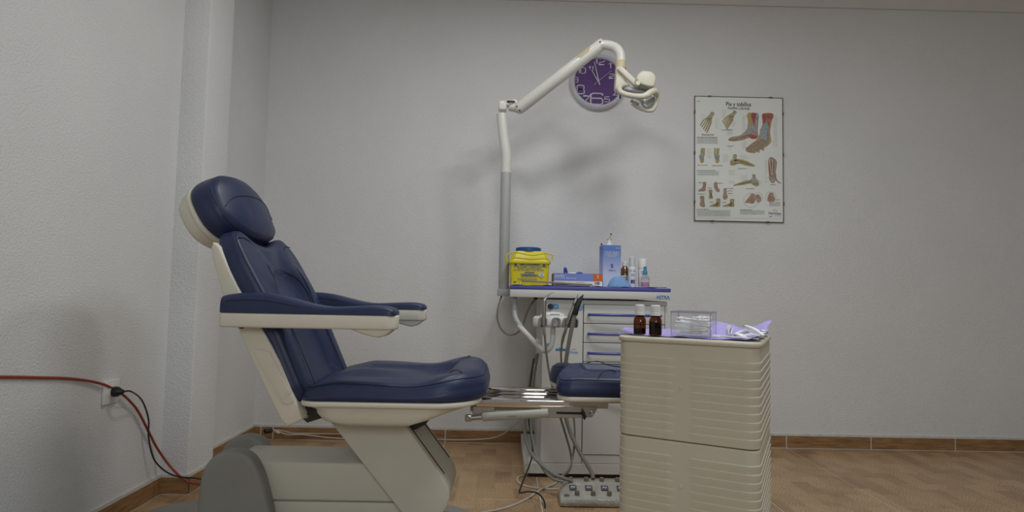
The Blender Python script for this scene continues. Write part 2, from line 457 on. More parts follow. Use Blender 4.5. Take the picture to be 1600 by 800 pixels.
xj = [-0.317 + k * TS for k in range(-3, 9)]
yj = [YB - 0.435 - k * TS for k in range(0, 10)]
skirting('baseboard_back', 'x', YB, -1, XL + 0.01, XR, [XL + 0.045] + xj, SKIRT)
skirting('baseboard_left', 'y', XL, 1, 2.745, YB, [2.80], SKIRTL)
skirting('baseboard_near', 'y', XL, 1, YF, 2.53, yj, SKIRTL)
skirting('baseboard_column', 'x', 2.53, -1, XL + 0.01, -1.278, [-1.292], SKIRT)
skirting('baseboard_column_side', 'y', -1.288, 1, 2.53, 2.745, [], SKIRTL)
# window opening behind the photographer
bm = B()
for a in ((-0.35, -0.29, 0.95, 2.15), (1.19, 1.25, 0.95, 2.15), (-0.29, 1.19, 0.95, 1.01), (-0.29, 1.19, 2.09, 2.15), (0.42, 0.48, 1.01, 2.09)):
    box(bm, a[0], a[1], YF - 0.09, YF - 0.03, a[2], a[3], 0.004, 1)
win = tag(mk('window_1', bm, WHITE, smooth=0), kind='structure')

# ------------------------------------------------------------------ wall socket and its cords
sy, sz = 2.175, 0.475
so = thing('wall_socket', (XL, sy, sz - 0.04), 'white square wall socket low on the left wall', 'socket')
bm = B(); box(bm, XL, XL + 0.012, sy - 0.042, sy + 0.042, sz - 0.042, sz + 0.042, 0.005, 2); mk('socket_plate', bm, WHITE, so)
bm = B(); lathe(bm, [(0, 0), (0.022, 0), (0.023, 0.006), (0.0, 0.006)], 24, M=Matrix.Translation((XL + 0.010, sy, sz)) @ Matrix.Rotation(math.pi / 2, 4, 'Y')); mk('socket_insert', bm, WHITE, so)
REDC = mat('red_cord', (0.30, 0.045, 0.018), 0.45)
q = Vector((XL + 0.016, sy, sz))
c = thing('power_cord', q, 'black power cord with a plug hanging from the wall socket', 'cord')
bm = B(); lathe(bm, [(0, 0), (0.018, 0), (0.018, 0.014), (0.012, 0.024), (0.007, 0.034), (0, 0.034)], 16, M=Matrix.Translation(q) @ Matrix.Rotation(math.pi / 2, 4, 'Y')); mk('plug', bm, BLACK, c)
p0 = q + Vector((0.032, 0.0, 0.0))
def onwall(px, py, off=0.006):
    d = CF * FPX + CR * (px - 800.0) - CU * (py - 400.0); return CAM + d * ((XL + off) / d.x)
pts = [p0, p0 + Vector((0.012, 0.030, -0.004))] + [onwall(*t) for t in ((222, 626, 0.035), (232, 655, 0.03), (232, 682, 0.025), (240, 716, 0.03))] + [U(*t) for t in ((258, 736, 2.46), (280, 745, 2.43), (305, 747, 2.40), (330, 752, 2.30))]
bm = B(); tube(bm, smoothpath(pts), 0.0030, 8); mk('cable', bm, BLACK, c)
pts = [onwall(*t) for t in ((-60, 590), (0, 589), (60, 590), (115, 592), (160, 600, 0.012), (188, 614, 0.016), (203, 627, 0.016), (216, 643, 0.016), (232, 674, 0.016), (246, 701, 0.018))] + [U(*t) for t in ((267, 730, 2.49), (287, 749, 2.46), (300, 755, 2.43), (320, 757, 2.36))]
bm = B(); tube(bm, smoothpath(pts), 0.0045, 8); mk('air_hose', bm, REDC, base=pts[-1])
tag(bpy.data.objects['air_hose'], 'orange-red rubber hose running down the left wall behind the chair base', 'hose')

# ------------------------------------------------------------------ treatment chair
YC = 1.90
chair = thing('treatment_chair', (-0.62, YC, 0.0), 'navy vinyl reclining podiatry chair with cream plastic shells and grey base', 'chair')
def xz(px, py, Y):
    p = U(px, py, Y); return (p.x, p.z)
# floor plate
bm = B(); prism(bm, rrect(-1.31, -0.07, 1.40, 2.40, 0.22, 10), 'z', 0.0, 0.032, 0.010, 3); fp = mk('floor_plate', bm, GREYP, chair)
for bx_, by_ in ((-0.20, 2.27), (-0.20, 1.53), (-1.17, 1.53)):
    bm = B(); lathe(bm, [(0, 0.046), (0.010, 0.046), (0.012, 0.042), (0.012, 0.036), (0.026, 0.036), (0.028, 0.031), (0, 0.031)], 16, (bx_, by_, 0)); mk('bolt', bm, GREYP, fp)
# base housing
bm = B(); prism(bm, rrect(-0.74, -0.27, 1.81, 1.97, 0.02, 4), 'z', 0.03, 0.20); mk('base_plinth', bm, DARK, chair)
bm = B(); box(bm, -0.80, -0.26, 1.795, 1.985, 0.236, 0.347, 0.008, 3); mk('base_cover', bm, CREAM2, chair)
bm = B(); box(bm, -0.80, -0.27, 1.797, 1.983, 0.180, 0.234, 0.006, 2); mk('base_lower_cover', bm, CREAM2, chair)
capo = [xz(a, b_, 1.75) for a, b_ in ((298, 912), (303, 850), (307, 800), (311, 760), (317, 735), (330, 716), (350, 706), (371, 705), (390, 714), (402, 732), (411, 757), (419, 790), (428, 835), (446, 912))]
capo = smooth2(capo[1:-1], 4, False)
capo = [(capo[0][0] - 0.01, 0.03)] + capo + [(capo[-1][0] + 0.03, 0.03)]
for (a, b_, dx_, dz_) in ((1.745, 1.80, 0, 0), (1.98, 2.035, -0.06, -0.014)):
    bm = B(); prism(bm, [(p_ + dx_, max(0.03, q_ + dz_)) for p_, q_ in capo], 'y', a, b_, 0.014, 4); mk('end_cover', bm, GREYP, chair, smooth=40)
# lift arm
arm = [xz(a, b_, 1.77) for a, b_ in ((508, 650), (622, 650), (636, 668), (662, 704), (694, 748), (701, 762), (703, 777), (699, 792), (690, 806), (676, 818), (660, 824), (646, 822), (634, 810), (622, 796))]
bm = B(); prism(bm, arm, 'y', 1.77, 2.0, 0.007, 3); la = mk('lift_arm', bm, CREAM2, chair, smooth=45)
# darker inset edge panel on the arm's front side with its groove
e0, e1 = Vector((*arm[2], 0)), Vector((*arm[4], 0))
bm = B()
d = (e1 - e0).normalized(); nrm = Vector((d.y, -d.x, 0)) * -1
pp = []
for t in (0.03, 0.97):
    pt = e0.lerp(e1, t); pp.append(pt)
bm.free()
for yy in (1.80, 1.97):
    bm = B(); tube(bm, [(p_.x + 0.001, yy, p_.y + 0.001) for p_ in pp], 0.0016, 6); mk('groove', bm, DARK, la)
# black pivot bracket under the seat
bm = B(); prism(bm, [xz(*t, 1.80) for t in ((625, 655), (672, 655), (664, 664), (648, 672), (638, 668))], 'y', 1.80, 1.97, 0.002, 1); mk('pivot_bracket', bm, DARK, chair)

# seat
SX0, SX1, SHW, SZ = -0.548, -0.042, 0.262, 0.607
def mp_seat(u, v, h): return Vector((v, YC + u, SZ + h))
def hf_seat(u, v):
    tr = sstep(0.165, 0.11, abs(u)) * sstep(SX0 - 0.02, SX0 + 0.10, v) * sstep(SX1 - 0.085, SX1 - 0.15, v)
    h = -0.030 * tr * (0.35 + 0.65 * sstep(SX0 + 0.2, SX0 + 0.42, v))
    h += 0.014 * sstep(0.12, 0.0, abs(u)) * sstep(SX0 + 0.30, SX0 + 0.12, v)
    h += -0.030 * sstep(SX0 + 0.11, SX0 - 0.03, v)
    h += 0.026 * sstep(SX1 - 0.20, SX1 - 0.06, v)
    h += -0.006 * math.exp(-((v - (SX0 + 0.28)) / 0.07) ** 2) * sstep(0.14, 0.26, abs(u))
    return h
so_ = rrect(-SHW, SHW, SX0, SX1, (0.05, 0.05, 0.15, 0.15), 10)
so_ = [(u, v - 0.004 * math.cos(u / SHW * 1.5)) for u, v in so_]
bm = cushion(so_, mp_seat, 0.054, 0.030, hf_seat, n=140, nr=34, c=(0, -0.27), bulge=0.003)
sc = mk('seat_cushion', bm, NAVY, chair, smooth=60)
def seam(pts, mp, hf, rad, parent, off=0.0008, r=0.0013, name='seam'):
    P = smoothpath([(a, b_, 0) for a, b_ in pts], 8)
    bm = B(); tube(bm, [mp(p.x, p.y, hf(p.x, p.y) + off - p.z) for p in P], r, 6); return mk(name, bm, NAVYD, parent)
def rim_seam(outline, mp, hf, rad, parent, drop=0.45, c=(0, 0), sel=None, k=0.985):
    P = resample(outline, 120); out = []
    for (u, v) in P:
        e = (1 - k) * math.hypot(u - c[0], v - c[1]); h = -rad + math.sqrt(max(0, rad * rad - (rad - e) ** 2))
        if sel and not sel(u, v): continue
        uu, vv = c[0] + k * (u - c[0]), c[1] + k * (v - c[1])
        kk = sstep(0, rad * 1.2, e)
        out.append(mp(uu, vv, h + hf(uu, vv) * (0.55 + 0.45 * kk) + 0.0004))
    bm = B(); tube(bm, out, 0.0013, 6, closed=(sel is None)); return mk('seam', bm, NAVYD, parent)
rim_seam(so_, mp_seat, hf_seat, 0.03, sc, c=(0, -0.27), k=0.965)
for s in (-1, 1): seam([(s * 0.212, SX1 - 0.072), (s * 0.185, SX1 - 0.082), (s * 0.15, SX1 - 0.10), (s * 0.12, SX1 - 0.13)], mp_seat, hf_seat, 0.03, sc)
# seat shell: lip and pan
bm = B(); prism(bm, rrect(SX0 - 0.004, SX1 - 0.018, YC - SHW - 0.008, YC + SHW + 0.008, (0.05, 0.13, 0.13, 0.05), 10), 'z', SZ - 0.068, SZ - 0.054, 0.005, 3); ss = mk('seat_shell', bm, CREAM, chair)
t = bmesh.new()
prof = [(0.0, 0.0), (0.020, -0.012), (0.022, -0.025), (0.034, -0.043), (0.060, -0.054)]
rings = []
O = resample(rrect(SX0 + 0.004, SX1 - 0.032, YC - SHW + 0.004, YC + SHW - 0.004, (0.05, 0.12, 0.12, 0.05), 10), 100)
for ins, dz in prof:
    ring = []
    for (x, y) in O:
        xx = x + (ins * 1.4 if x < -0.30 else -ins * (0.8 + 3.0 * (dz / -0.054) ** 2)) * min(1, abs(x + 0.30) / 0.2) ** 2
        yy = YC + (y - YC) * (1 - ins * 1.5)
        zz = SZ - 0.068 + dz * (1.0 - 0.55 * sstep(-0.28, -0.06, xx))
        ring.append(t.verts.new((xx, yy, zz)))
    rings.append(ring)
for a, b_ in zip(rings, rings[1:]):
    for i in range(100): t.faces.new([a[i], a[(i + 1) % 100], b_[(i + 1) % 100], b_[i]])
t.faces.new(rings[-1][::-1]); t.faces.new(rings[0])
mk('seat_pan', t, CREAM, ss, smooth=50)

# backrest: a curved pad on a shell
bc = [U(a, b_, 1.675) for a, b_ in ((494, 648), (471, 590), (447, 530), (422, 470), (395, 420), (372, 378), (352, 344))]
BP = smoothpath([(p.x, 0, p.z) for p in bc], 10)
BL = [0.0]
for a, b_ in zip(BP, BP[1:]): BL.append(BL[-1] + (b_ - a).length)
def back_at(v):
    v = max(-0.05, v); j = 0
    while j < len(BL) - 2 and BL[j + 1] < v: j += 1
    tt = (v - BL[j]) / (BL[j + 1] - BL[j]); p = BP[j].lerp(BP[j + 1], tt) if 0 <= tt <= 1 else BP[j] + (BP[j + 1] - BP[j]) * tt
    a = max(0, j - 3); b_ = min(len(BP) - 1, j + 4); d = (BP[b_] - BP[a]).normalized()
    return p, Vector((d.z, 0, -d.x))
def mp_back(u, v, h):
    p, n_ = back_at(v); return Vector((p.x + n_.x * h, YC + u, p.z + n_.z * h))
BH, BW = BL[-1] - 0.006, 0.232
def hf_back(u, v):
    r = 0.145; vt = 0.452
    dd = max(abs(u) - r, 0) if v < vt - 0.0 else 0
    if v < vt - r: inn = r - abs(u)
    else: inn = r - math.hypot(u, v - (vt - r))
    h = -0.022 * sstep(-0.012, 0.026, inn)
    h += 0.010 * sstep(-0.075, -0.028, inn) * sstep(0.004, -0.03, inn)
    h += -0.012 * sstep(0.49, 0.56, v) * sstep(0.17, 0.05, abs(u))
    return h
bo = []
for i in range(40):            # up the right side, over the shoulders with the neck dip, down the left side
    pass
bo = [(-BW * 0.95, 0.052), (BW * 0.95, 0.052), (BW, 0.09), (BW, 0.20), (BW, 0.32), (BW, 0.42), (BW * 0.995, 0.48), (BW * 0.96, 0.53), (BW * 0.87, 0.565), (BW * 0.72, 0.582), (BW * 0.55, 0.578), (BW * 0.35, 0.560), (BW * 0.17, 0.549), (0.0, 0.546)]
bo = bo + [(-u, v) for u, v in bo[::-1][1:-2]] + [(-BW, 0.09)]
bo2 = smooth2(bo[1:-1], 8, False) + [(-BW, 0.09), (-BW * 0.95, 0.052)]
def T_back(u, v): return 0.044 + 0.022 * sstep(0.15, 0.38, v) - 0.009 * sstep(0.42, 0.56, v)
bm = cushion(bo2, mp_back, T_back, 0.026, hf_back, n=170, nr=36, c=(0, 0.22), bulge=0.002)
bk = mk('backrest_cushion', bm, NAVY, chair, smooth=60)
rim_seam(bo2, mp_back, hf_back, 0.026, bk, c=(0, 0.22), k=0.975)
for s in (-1, 1):
    seam([(s * 0.205, 0.545), (s * 0.17, 0.546), (s * 0.14, 0.538), (s * 0.112, 0.510), (s * 0.114, 0.47), (s * 0.130, 0.42), (s * 0.143, 0.36), (s * 0.150, 0.25), (s * 0.153, 0.15), (s * 0.153, 0.06)], mp_back, hf_back, 0.026, bk)
seam([(-0.141, 0.33), (-0.126, 0.385), (-0.085, 0.428), (0, 0.450), (0.085, 0.428), (0.126, 0.385), (0.141, 0.33), (0.146, 0.26)], mp_back, hf_back, 0.026, bk)
# backrest shell, side profile in x,z
fr_ = [mp_back(0, v, 0.011 - T_back(0, v)) for v in (0.02, 0.06, 0.12, 0.17, 0.22, 0.27, 0.32, 0.37, 0.42, 0.47, 0.51, 0.54)]
bk_ = [U(a, b_, 1.655) for a, b_ in ((331, 378), (328, 388), (330, 402), (338, 432), (347, 460), (360, 492), (376, 526), (392, 562), (410, 600), (428, 638), (439, 659), (447, 667), (456, 664), (471, 656))]
sp = [(p.x, p.z) for p in fr_] + [(p.x, p.z) for p in bk_]
bm = B(); prism(bm, sp, 'y', YC - 0.240, YC + 0.240, 0.005, 3); bs = mk('backrest_shell', bm, CREAM, chair, smooth=45)
for s in (-1, 1):
    pn = [xz(a, b_, 1.655) for a, b_ in ((397, 553), (416, 549), (424, 557), (457, 622), (455, 629), (449, 632), (442, 630), (437, 624))]
    y0 = YC + s * 0.2395; y1_ = YC + s * 0.2435
    bm = B(); prism(bm, smooth2(pn, 4), 'y', min(y0, y1_), max(y0, y1_), 0.0015, 2); sh = mk('side_panel', bm, CREAM, bs, smooth=40)
    p = U(450, 613, 1.655); bm = B(); lathe(bm, [(0, 0.002), (0.0025, 0.002), (0.003, 0.004), (0.006, 0.004), (0.007, 0), (0, 0)], 14, M=Matrix.Translation((p.x, y1_, p.z)) @ Matrix.Rotation(s * -math.pi / 2, 4, 'X')); mk('screw_cap', bm, CREAM, bs)
# hinge hardware
for s in (-1, 1):
    hp = [xz(a, b_, 1.70) for a, b_ in ((470, 622), (488, 628), (497, 642), (500, 655), (478, 662), (470, 655))]
    y0 = YC + s * 0.17; y1_ = YC + s * 0.19
    bm = B(); prism(bm, hp, 'y', min(y0, y1_), max(y0, y1_), 0.002, 1); hg = mk('hinge_plate', bm, DARK, chair)
    p = U(477, 651, 1.70); bm = B(); lathe(bm, [(0, 0.007), (0.005, 0.007), (0.008, 0.004), (0.009, 0), (0, 0)], 14, M=Matrix.Translation((p.x, y1_, p.z)) @ Matrix.Rotation(s * -math.pi / 2, 4, 'X')); mk('hinge_bolt', bm, STEEL, hg)

# headrest
hc = U(366, 335, 1.90)
ht = Vector((-0.475, 0, 0.88)).normalized(); hn = Vector((ht.z, 0, -ht.x))
hc = hc + Vector((0.067, 0, 0.032))
def mp_head(u, v, h): 
    p = hc + ht * v + hn * (h - 1.1 * v * v - 0.30 * u * u * 3); return Vector((p.x, YC + u, p.z))
def hf_head(u, v): return 0.010 * math.cos(min(1.5, abs(u) / 0.16 * 1.5)) * math.cos(min(1.5, abs(v) / 0.13 * 1.5)) - 0.004 * sstep(0.02, -0.05, v) * sstep(0.12, 0.06, abs(u))
ho = [(0.186 * math.copysign(abs(math.cos(a)) ** 0.80, math.cos(a)), 0.110 * math.copysign(abs(math.sin(a)) ** 0.80, math.sin(a)) * (1.0)) for a in [2 * math.pi * k / 90 for k in range(90)]]
bm = cushion(ho, mp_head, 0.078, 0.028, hf_head, n=120, nr=28, c=(0, 0), bulge=0.004)
hd = mk('headrest_cushion', bm, NAVY, chair, smooth=60)
rim_seam(ho, mp_head, hf_head, 0.028, hd, k=0.978)
seam([(-0.172, -0.018), (-0.140, 0.004), (-0.09, 0.016), (0, 0.019), (0.09, 0.016), (0.140, 0.004), (0.172, -0.018)], mp_head, hf_head, 0.028, hd)
t = bmesh.new(); prev = None; O = resample(ho, 72)
for s_, h in ((0.97, -0.075), (1.0, -0.077), (1.005, -0.083), (0.985, -0.092), (0.94, -0.097), (0.925, -0.118), (0.84, -0.140), (0.55, -0.155), (0.2, -0.16)):
    ring = [t.verts.new(mp_head(u * s_, v * s_, h)) for u, v in O]
    if prev:
        for i in range(72): t.faces.new([prev[i], ring[i], ring[(i + 1) % 72], prev[(i + 1) % 72]])
    else: t.faces.new(ring)
    prev = ring
t.faces.new(prev[::-1]); mk('headrest_shell', t, CREAM, chair, smooth=50)
bm = B(); a = mp_head(0, -0.03, -0.13); b_ = mp_back(0, 0.40, -0.062)
for s in (-0.03, 0.03): tube(bm, [a + Vector((0, s, 0)), b_ + Vector((0, s, 0))], 0.007, 10)
mk('headrest_stem', bm, CHROME, chair)

# armrests
def armrest(side):
    y0 = 1.602 if side < 0 else 2.112; y1_ = y0 + 0.086
    yo = y0 if side < 0 else y1_
    xa, xb = -0.757, -0.288 if side < 0 else -0.277
    zb, zt = 0.750, 0.789
    # tray with bulge under the front end
    bm = B(); prism(bm, rrect(xa, xb, y0, y1_, (0.012, 0.030, 0.030, 0.012), 6), 'z', zb, zt, 0.006, 3); tr = mk('armrest_tray', bm, CREAM, chair)
    bl = [(xb - 0.128, zb + 0.012), (xb - 0.128, zb + 0.002), (xb - 0.115, zb - 0.003), (xb - 0.09, zb - 0.012), (xb - 0.062, zb - 0.019), (xb - 0.045, zb - 0.021), (xb - 0.030, zb - 0.017), (xb - 0.015, zb - 0.006), (xb - 0.010, zb + 0.002), (xb - 0.010, zb + 0.012)]
    bm = B(); prism(bm, bl, 'y', y0 + 0.008, y1_ - 0.008, 0.007, 3); mk('finger_grip', bm, CREAM, tr, smooth=50)
    bm = B(); lathe(bm, [(0, -0.004), (0.005, -0.004), (0.007, 0.001), (0, 0.001)], 12, ((xa + 0.055), y0 + 0.02, zb)); mk('screw', bm, DARK, tr)
    # padded top, thick behind and thin in front
    n, m_ = 40, 14; t = bmesh.new(); rings = []
    for i in range(n + 1):
        s = i / n; x = xa + 0.003 + (xb - xa - 0.006) * (1 - (1 - s) ** 1.15)
        hgt = 0.016 + 0.029 * sstep(0.60, 0.16, s) - 0.004 * sstep(0.1, 0, s) - 0.004 * sstep(0.85, 1.0, s) + 0.003 * math.sin(s * 9)
        wS = 1.0; endr = 1.0
        if s > 0.93: q_ = (s - 0.93) / 0.07; endr = math.sqrt(max(0.0, 1 - q_ * q_)) * 0.55 + 0.45
        if s < 0.02: endr = 0.94
        hw = (y1_ - y0) / 2 * (0.55 + 0.45 * endr); cy = (y0 + y1_) / 2; ring = []
        for k in range(m_ + 1):
            a = math.pi * k / m_
            cx_ = math.copysign(abs(math.cos(a)) ** 0.45, math.cos(a)); cz_ = abs(math.sin(a)) ** 0.55
            ring.append(t.verts.new((x, cy - hw * cx_, zt + (hgt * endr + 0.006) * cz_)))
        rings.append(ring)
    for a, b_ in zip(rings, rings[1:]):
        for k in range(m_): t.faces.new([a[k], a[k + 1], b_[k + 1], b_[k]])
    for r_ in rings[:1]: t.faces.new(r_)
    t.faces.new(rings[-1][::-1])
    pd = mk('armrest_pad', t, NAVY, chair, smooth=60)
    # seam along the shoulder of the pad
    pts = []
    for i in range(0, 28):
        k = 2 if side < 0 else m_ - 2
        s = i / 40
    bm = B()
    for k in (2, m_ - 2):
        P = []
        for i in range(1, 26):
            s = i / n; x = xa + 0.003 + (xb - xa - 0.006) * (1 - (1 - s) ** 1.15)
            hgt = 0.016 + 0.029 * sstep(0.60, 0.16, s) - 0.004 * sstep(0.1, 0, s) + 0.003 * math.sin(s * 9)
            a = math.pi * k / m_; cx_ = math.copysign(abs(math.cos(a)) ** 0.45, math.cos(a)); cz_ = abs(math.sin(a)) ** 0.55
            P.append((x, (y0 + y1_) / 2 - (y1_ - y0) / 2 * cx_, zt + (hgt + 0.006) * cz_ - 0.012 * sstep(0.25, 0.65, s)))
        tube(bm, P, 0.0012, 6)
    mk('seam', bm, NAVYD, pd)
    # bracket to the backrest
    yi = y1_ - 0.01 if side < 0 else y0 + 0.01; ye = YC + side * 0.225
    bm = B(); box(bm, -0.735, -0.68, min(yi, ye) - 0.004, max(yi, ye) + 0.004, zb + 0.004, zt - 0.004, 0.003, 1); mk('armrest_bracket', bm, CREAM, chair)
armrest(-1); armrest(1)

# leg rest on its chrome slide
LX0, LX1, LY0, LY1, LZ = 0.164, 0.580, 1.746, 2.095, 0.613
def mp_leg(u, v, h): return Vector((v, (LY0 + LY1) / 2 + u, LZ + h))
LH = (LY1 - LY0) / 2
def hf_leg(u, v):
    tr = sstep(0.115, 0.075, abs(u)) * sstep(LX0 + 0.06, LX0 + 0.12, v) * sstep(LX1 - 0.03, LX1 - 0.10, v)
    return -0.010 * tr + 0.020 * sstep(0.175, 0.09, abs(u)) * (1 - tr) - 0.012 * sstep(LX0 + 0.05, LX0, v)
lo = [(-LH + 0.02, LX0 + 0.003), (-LH * 0.62, LX0), (-LH * 0.40, LX0 + 0.012), (-LH * 0.2, LX0 + 0.030), (0, LX0 + 0.036), (LH * 0.2, LX0 + 0.030), (LH * 0.40, LX0 + 0.012), (LH * 0.62, LX0), (LH - 0.02, LX0 + 0.003), (LH, LX0 + 0.03)]
lo = smooth2([(-LH, LX0 + 0.03)] + lo, 5, False) + rrect(-LH, LH, LX0, LX1, 0.07, 8)[18:36]
bm = cushion(lo, mp_leg, 0.056, 0.018, hf_leg, n=140, nr=28, c=(0, (LX0 + LX1) / 2), bulge=0.003)
lc = mk('leg_rest_cushion', bm, NAVY, chair, smooth=60)
rim_seam(lo, mp_leg, hf_leg, 0.018, lc, c=(0, (LX0 + LX1) / 2), k=0.975)
seam([(-0.168, LX0 + 0.115), (-0.14, LX0 + 0.125), (-0.115, LX0 + 0.15), (-0.095, LX0 + 0.20), (-0.09, LX0 + 0.30)], mp_leg, hf_leg, 0.02, lc)
seam([(0.168, LX0 + 0.115), (0.14, LX0 + 0.125), (0.115, LX0 + 0.15), (0.095, LX0 + 0.20), (0.09, LX0 + 0.30)], mp_leg, hf_leg, 0.02, lc)
cy_ = (LY0 + LY1) / 2
bm = B(); prism(bm, [(v, cy_ + u * 1.015) for u, v in resample(lo, 80)], 'z', LZ - 0.068, LZ - 0.054, 0.005, 3); mk('leg_rest_shell', bm, CREAM, chair, smooth=50)
bm = B(); box(bm, 0.28, 0.56, 1.80, 2.04, LZ - 0.080, LZ - 0.067, 0.003, 1); mk('leg_rest_plate', bm, STEEL, chair)
for y_, nm in ((1.760, 'slide_rail'), (1.955, 'slide_rail')):
    bm = B(); box(bm, -0.075, 0.31, y_, y_ + 0.045, 0.524, 0.5455, 0.0025, 2); r_ = mk(nm, bm, CHROME, chair)
bm = B(); box(bm, -0.07, 0.28, 1.80, 1.957, 0.522, 0.529, 0.001, 1); mk('slide_plate', bm, CHROME, chair)
p = U(854, 610, 1.952); bm = B(); lathe(bm, [(0, 0.012), (0.006, 0.012), (0.0075, 0.008), (0.005, 0.0), (0, 0.0)], 16, M=Matrix.Translation(p) @ Matrix.Rotation(math.pi / 2, 4, 'X')); mk('locking_screw', bm, CHROME, r_)
# slotted bracket
br_ = [xz(a, b_, 1.757) for a, b_ in ((843, 635.2), (932, 635.2), (934, 637), (930, 645), (925, 652), (905, 653), (853, 653), (848, 644))]
bm = B(); prism(bm, br_, 'y', 1.757, 1.763, 0.0008, 1); sb = mk('slotted_bracket', bm, STEEL, chair)
s0, s1 = U(869, 645, 1.757), U(914, 645, 1.757)
bm = B(); prism(bm, rrect(s0.x, s1.x, s0.z - 0.0035, s0.z + 0.0035, 0.0034, 5), 'y', 1.7555, 1.758); mk('slot', bm, BLACK, sb)
p = U(924, 645, 1.757); bm = B(); lathe(bm, [(0, 0.004), (0.004, 0.005), (0.006, 0.003), (0.006, 0), (0, 0)], 14, M=Matrix.Translation((p.x, 1.757, p.z)) @ Matrix.Rotation(math.pi / 2, 4, 'X')); mk('bracket_bolt', bm, STEEL, sb)
lv = [xz(a, b_, 1.75) for a, b_ in ((910, 638), (913, 643), (916, 650), (914, 656), (911, 654), (909, 645))]
bm = B(); prism(bm, lv, 'y', 1.744, 1.753, 0.001, 1); mk('locking_lever', bm, BLACK, sb)
# gas struts
a, b_ = U(752, 651.5, 1.752), U(856, 645.5, 1.752)
bm = B(); tube(bm, [a, a.lerp(b_, 0.02), a.lerp(b_, 0.03), b_], [0.007, 0.0115, 0.0125, 0.0125], 16); gs = mk('gas_strut', bm, STRUT, chair)
mark = mat('strut_print', (0.22, 0.25, 0.29), 0.5)
bm = B(); q0 = U(800, 649, 1.7385)
for k in range(9): box(bm, q0.x - 0.012 + k * 0.0028, q0.x - 0.012 + k * 0.0028 + (0.0021 if k % 3 else 0.0012), 1.7384, 1.7396, q0.z - 0.004 - 0.0001 * k, q0.z - 0.0005)
mk('strut_print', bm, mark, gs)
e = U(731, 653, 1.752)
bm = B(); tube(bm, [U(736, 652.8, 1.752), U(752, 651.6, 1.752)], 0.0075, 12); box(bm, e.x - 0.008, e.x + 0.012, 1.745, 1.759, e.z - 0.010, e.z + 0.010, 0.004, 2); ge = mk('strut_end', bm, STEEL, gs)
bm = B(); lathe(bm, [(0, 0.003), (0.005, 0.003), (0.0065, 0.001), (0.0065, 0), (0, 0)], 14, M=Matrix.Translation((e.x, 1.745, e.z)) @ Matrix.Rotation(math.pi / 2, 4, 'X')); mk('pivot_pin', bm, STEEL, gs)
bm = B(); tube(bm, [U(735, 638, 1.97), U(850, 634, 1.97)], 0.010, 14); mk('gas_strut', bm, STRUT, chair)
bm = B(); box(bm, -0.085, -0.02, 1.762, 1.80, 0.500, 0.5245, 0.002, 1); mk('rail_clamp', bm, STEEL, chair)

# ------------------------------------------------------------------ podiatry work station (cabinet)
CY = 2.83                                   # front of the body
cab = thing('equipment_cabinet', (0.45, 3.10, 0.0), 'white equipment cabinet with violet worktop and blue drawer handles against the wall', 'cabinet')
bm = B(); box(bm, 0.109, 0.772, CY, 3.40, 0.018, 0.066, 0.002, 1); pl = mk('plinth', bm, CABW, cab)
bm = B(); box(bm, 0.13, 0.755, CY + 0.012, 3.38, 0.0, 0.019); mk('plinth_foot', bm, BLACK, pl)
bm = B(); box(bm, 0.184, 0.772, CY + 0.012, 3.40, 0.066, 0.826, 0.002, 1); body = mk('body', bm, CABW, cab)
bm = B(); box(bm, 0.372, 0.764, CY + 0.0105, CY + 0.0122, 0.10, 0.81); mk('drawer_gap', bm, BLACK, cab)
bm = B(); box(bm, 0.184, 0.374, CY, CY + 0.0125, 0.068, 0.825, 0.0015, 1); cp = mk('control_panel', bm, CABW, cab)
bm = B(); box(bm, 0.374, 0.772, CY, CY + 0.0125, 0.806, 0.825, 0.001, 1); mk('front_rail', bm, CABW, cab)
bm = B(); box(bm, 0.762, 0.772, CY, CY + 0.0125, 0.068, 0.806, 0.001, 1); mk('front_stile', bm, CABW, cab)
zt = 0.804
for k in range(4):
    z1, z0 = zt - k * 0.0895, zt - (k + 1) * 0.0895 + 0.003
    bm = B(); box(bm, 0.3775, 0.7595, CY - 0.004, CY + 0.012, z0, z1, 0.002, 1); dr = mk('drawer', bm, CABW, cab)
    zc = (z0 + z1) / 2 - 0.002
    P = [(0.400, CY - 0.006, zc), (0.400, CY - 0.022, zc), (0.418, CY - 0.031, zc), (0.47, CY - 0.036, zc), (0.568, CY - 0.038, zc), (0.666, CY - 0.036, zc), (0.718, CY - 0.031, zc), (0.736, CY - 0.022, zc), (0.736, CY - 0.006, zc)]
    bm = B(); tube(bm, smoothpath(P, 6), 0.0062, 12); mk('handle', bm, HANDB, dr)
bm = B(); box(bm, 0.3775, 0.7595, CY - 0.004, CY + 0.012, 0.110, zt - 4 * 0.0895, 0.002, 1); dd = mk('door', bm, CABW, cab)
P = [(0.47, CY - 0.006, 0.40), (0.475, CY - 0.028, 0.40), (0.568, CY - 0.036, 0.40), (0.66, CY - 0.028, 0.40), (0.666, CY - 0.006, 0.40)]
bm = B(); tube(bm, smoothpath(P, 6), 0.0062, 12); mk('handle', bm, HANDB, dd)
bm = B(); box(bm, 0.3775, 0.762, CY, CY + 0.012, 0.068, 0.107, 0.001, 1); mk('bottom_rail', bm, CABW, cab)
# worktop
bm = B(); box(bm, 0.027, 0.779, CY - 0.030, 3.405, 0.834, 0.871, 0.003, 2); wf = mk('worktop_fascia', bm, CABW, cab)
bm = B(); box(bm, 0.026, 0.781, CY - 0.032, 3.406, 0.8705, 0.888, 0.004, 2); wt = mk('worktop', bm, CABB, cab)
BLUEP = mat('blue_print', (0.03, 0.20, 0.50), 0.5); BLUEP2 = mat('pale_blue_print', (0.10, 0.35, 0.66), 0.5)
bm = textbm('ASTRA', 0.021, frame_xz(0.743, CY - 0.0308, 0.846), bold=0.0006, sx=1.0); mk('brand_lettering', bm, BLUEP, wf)
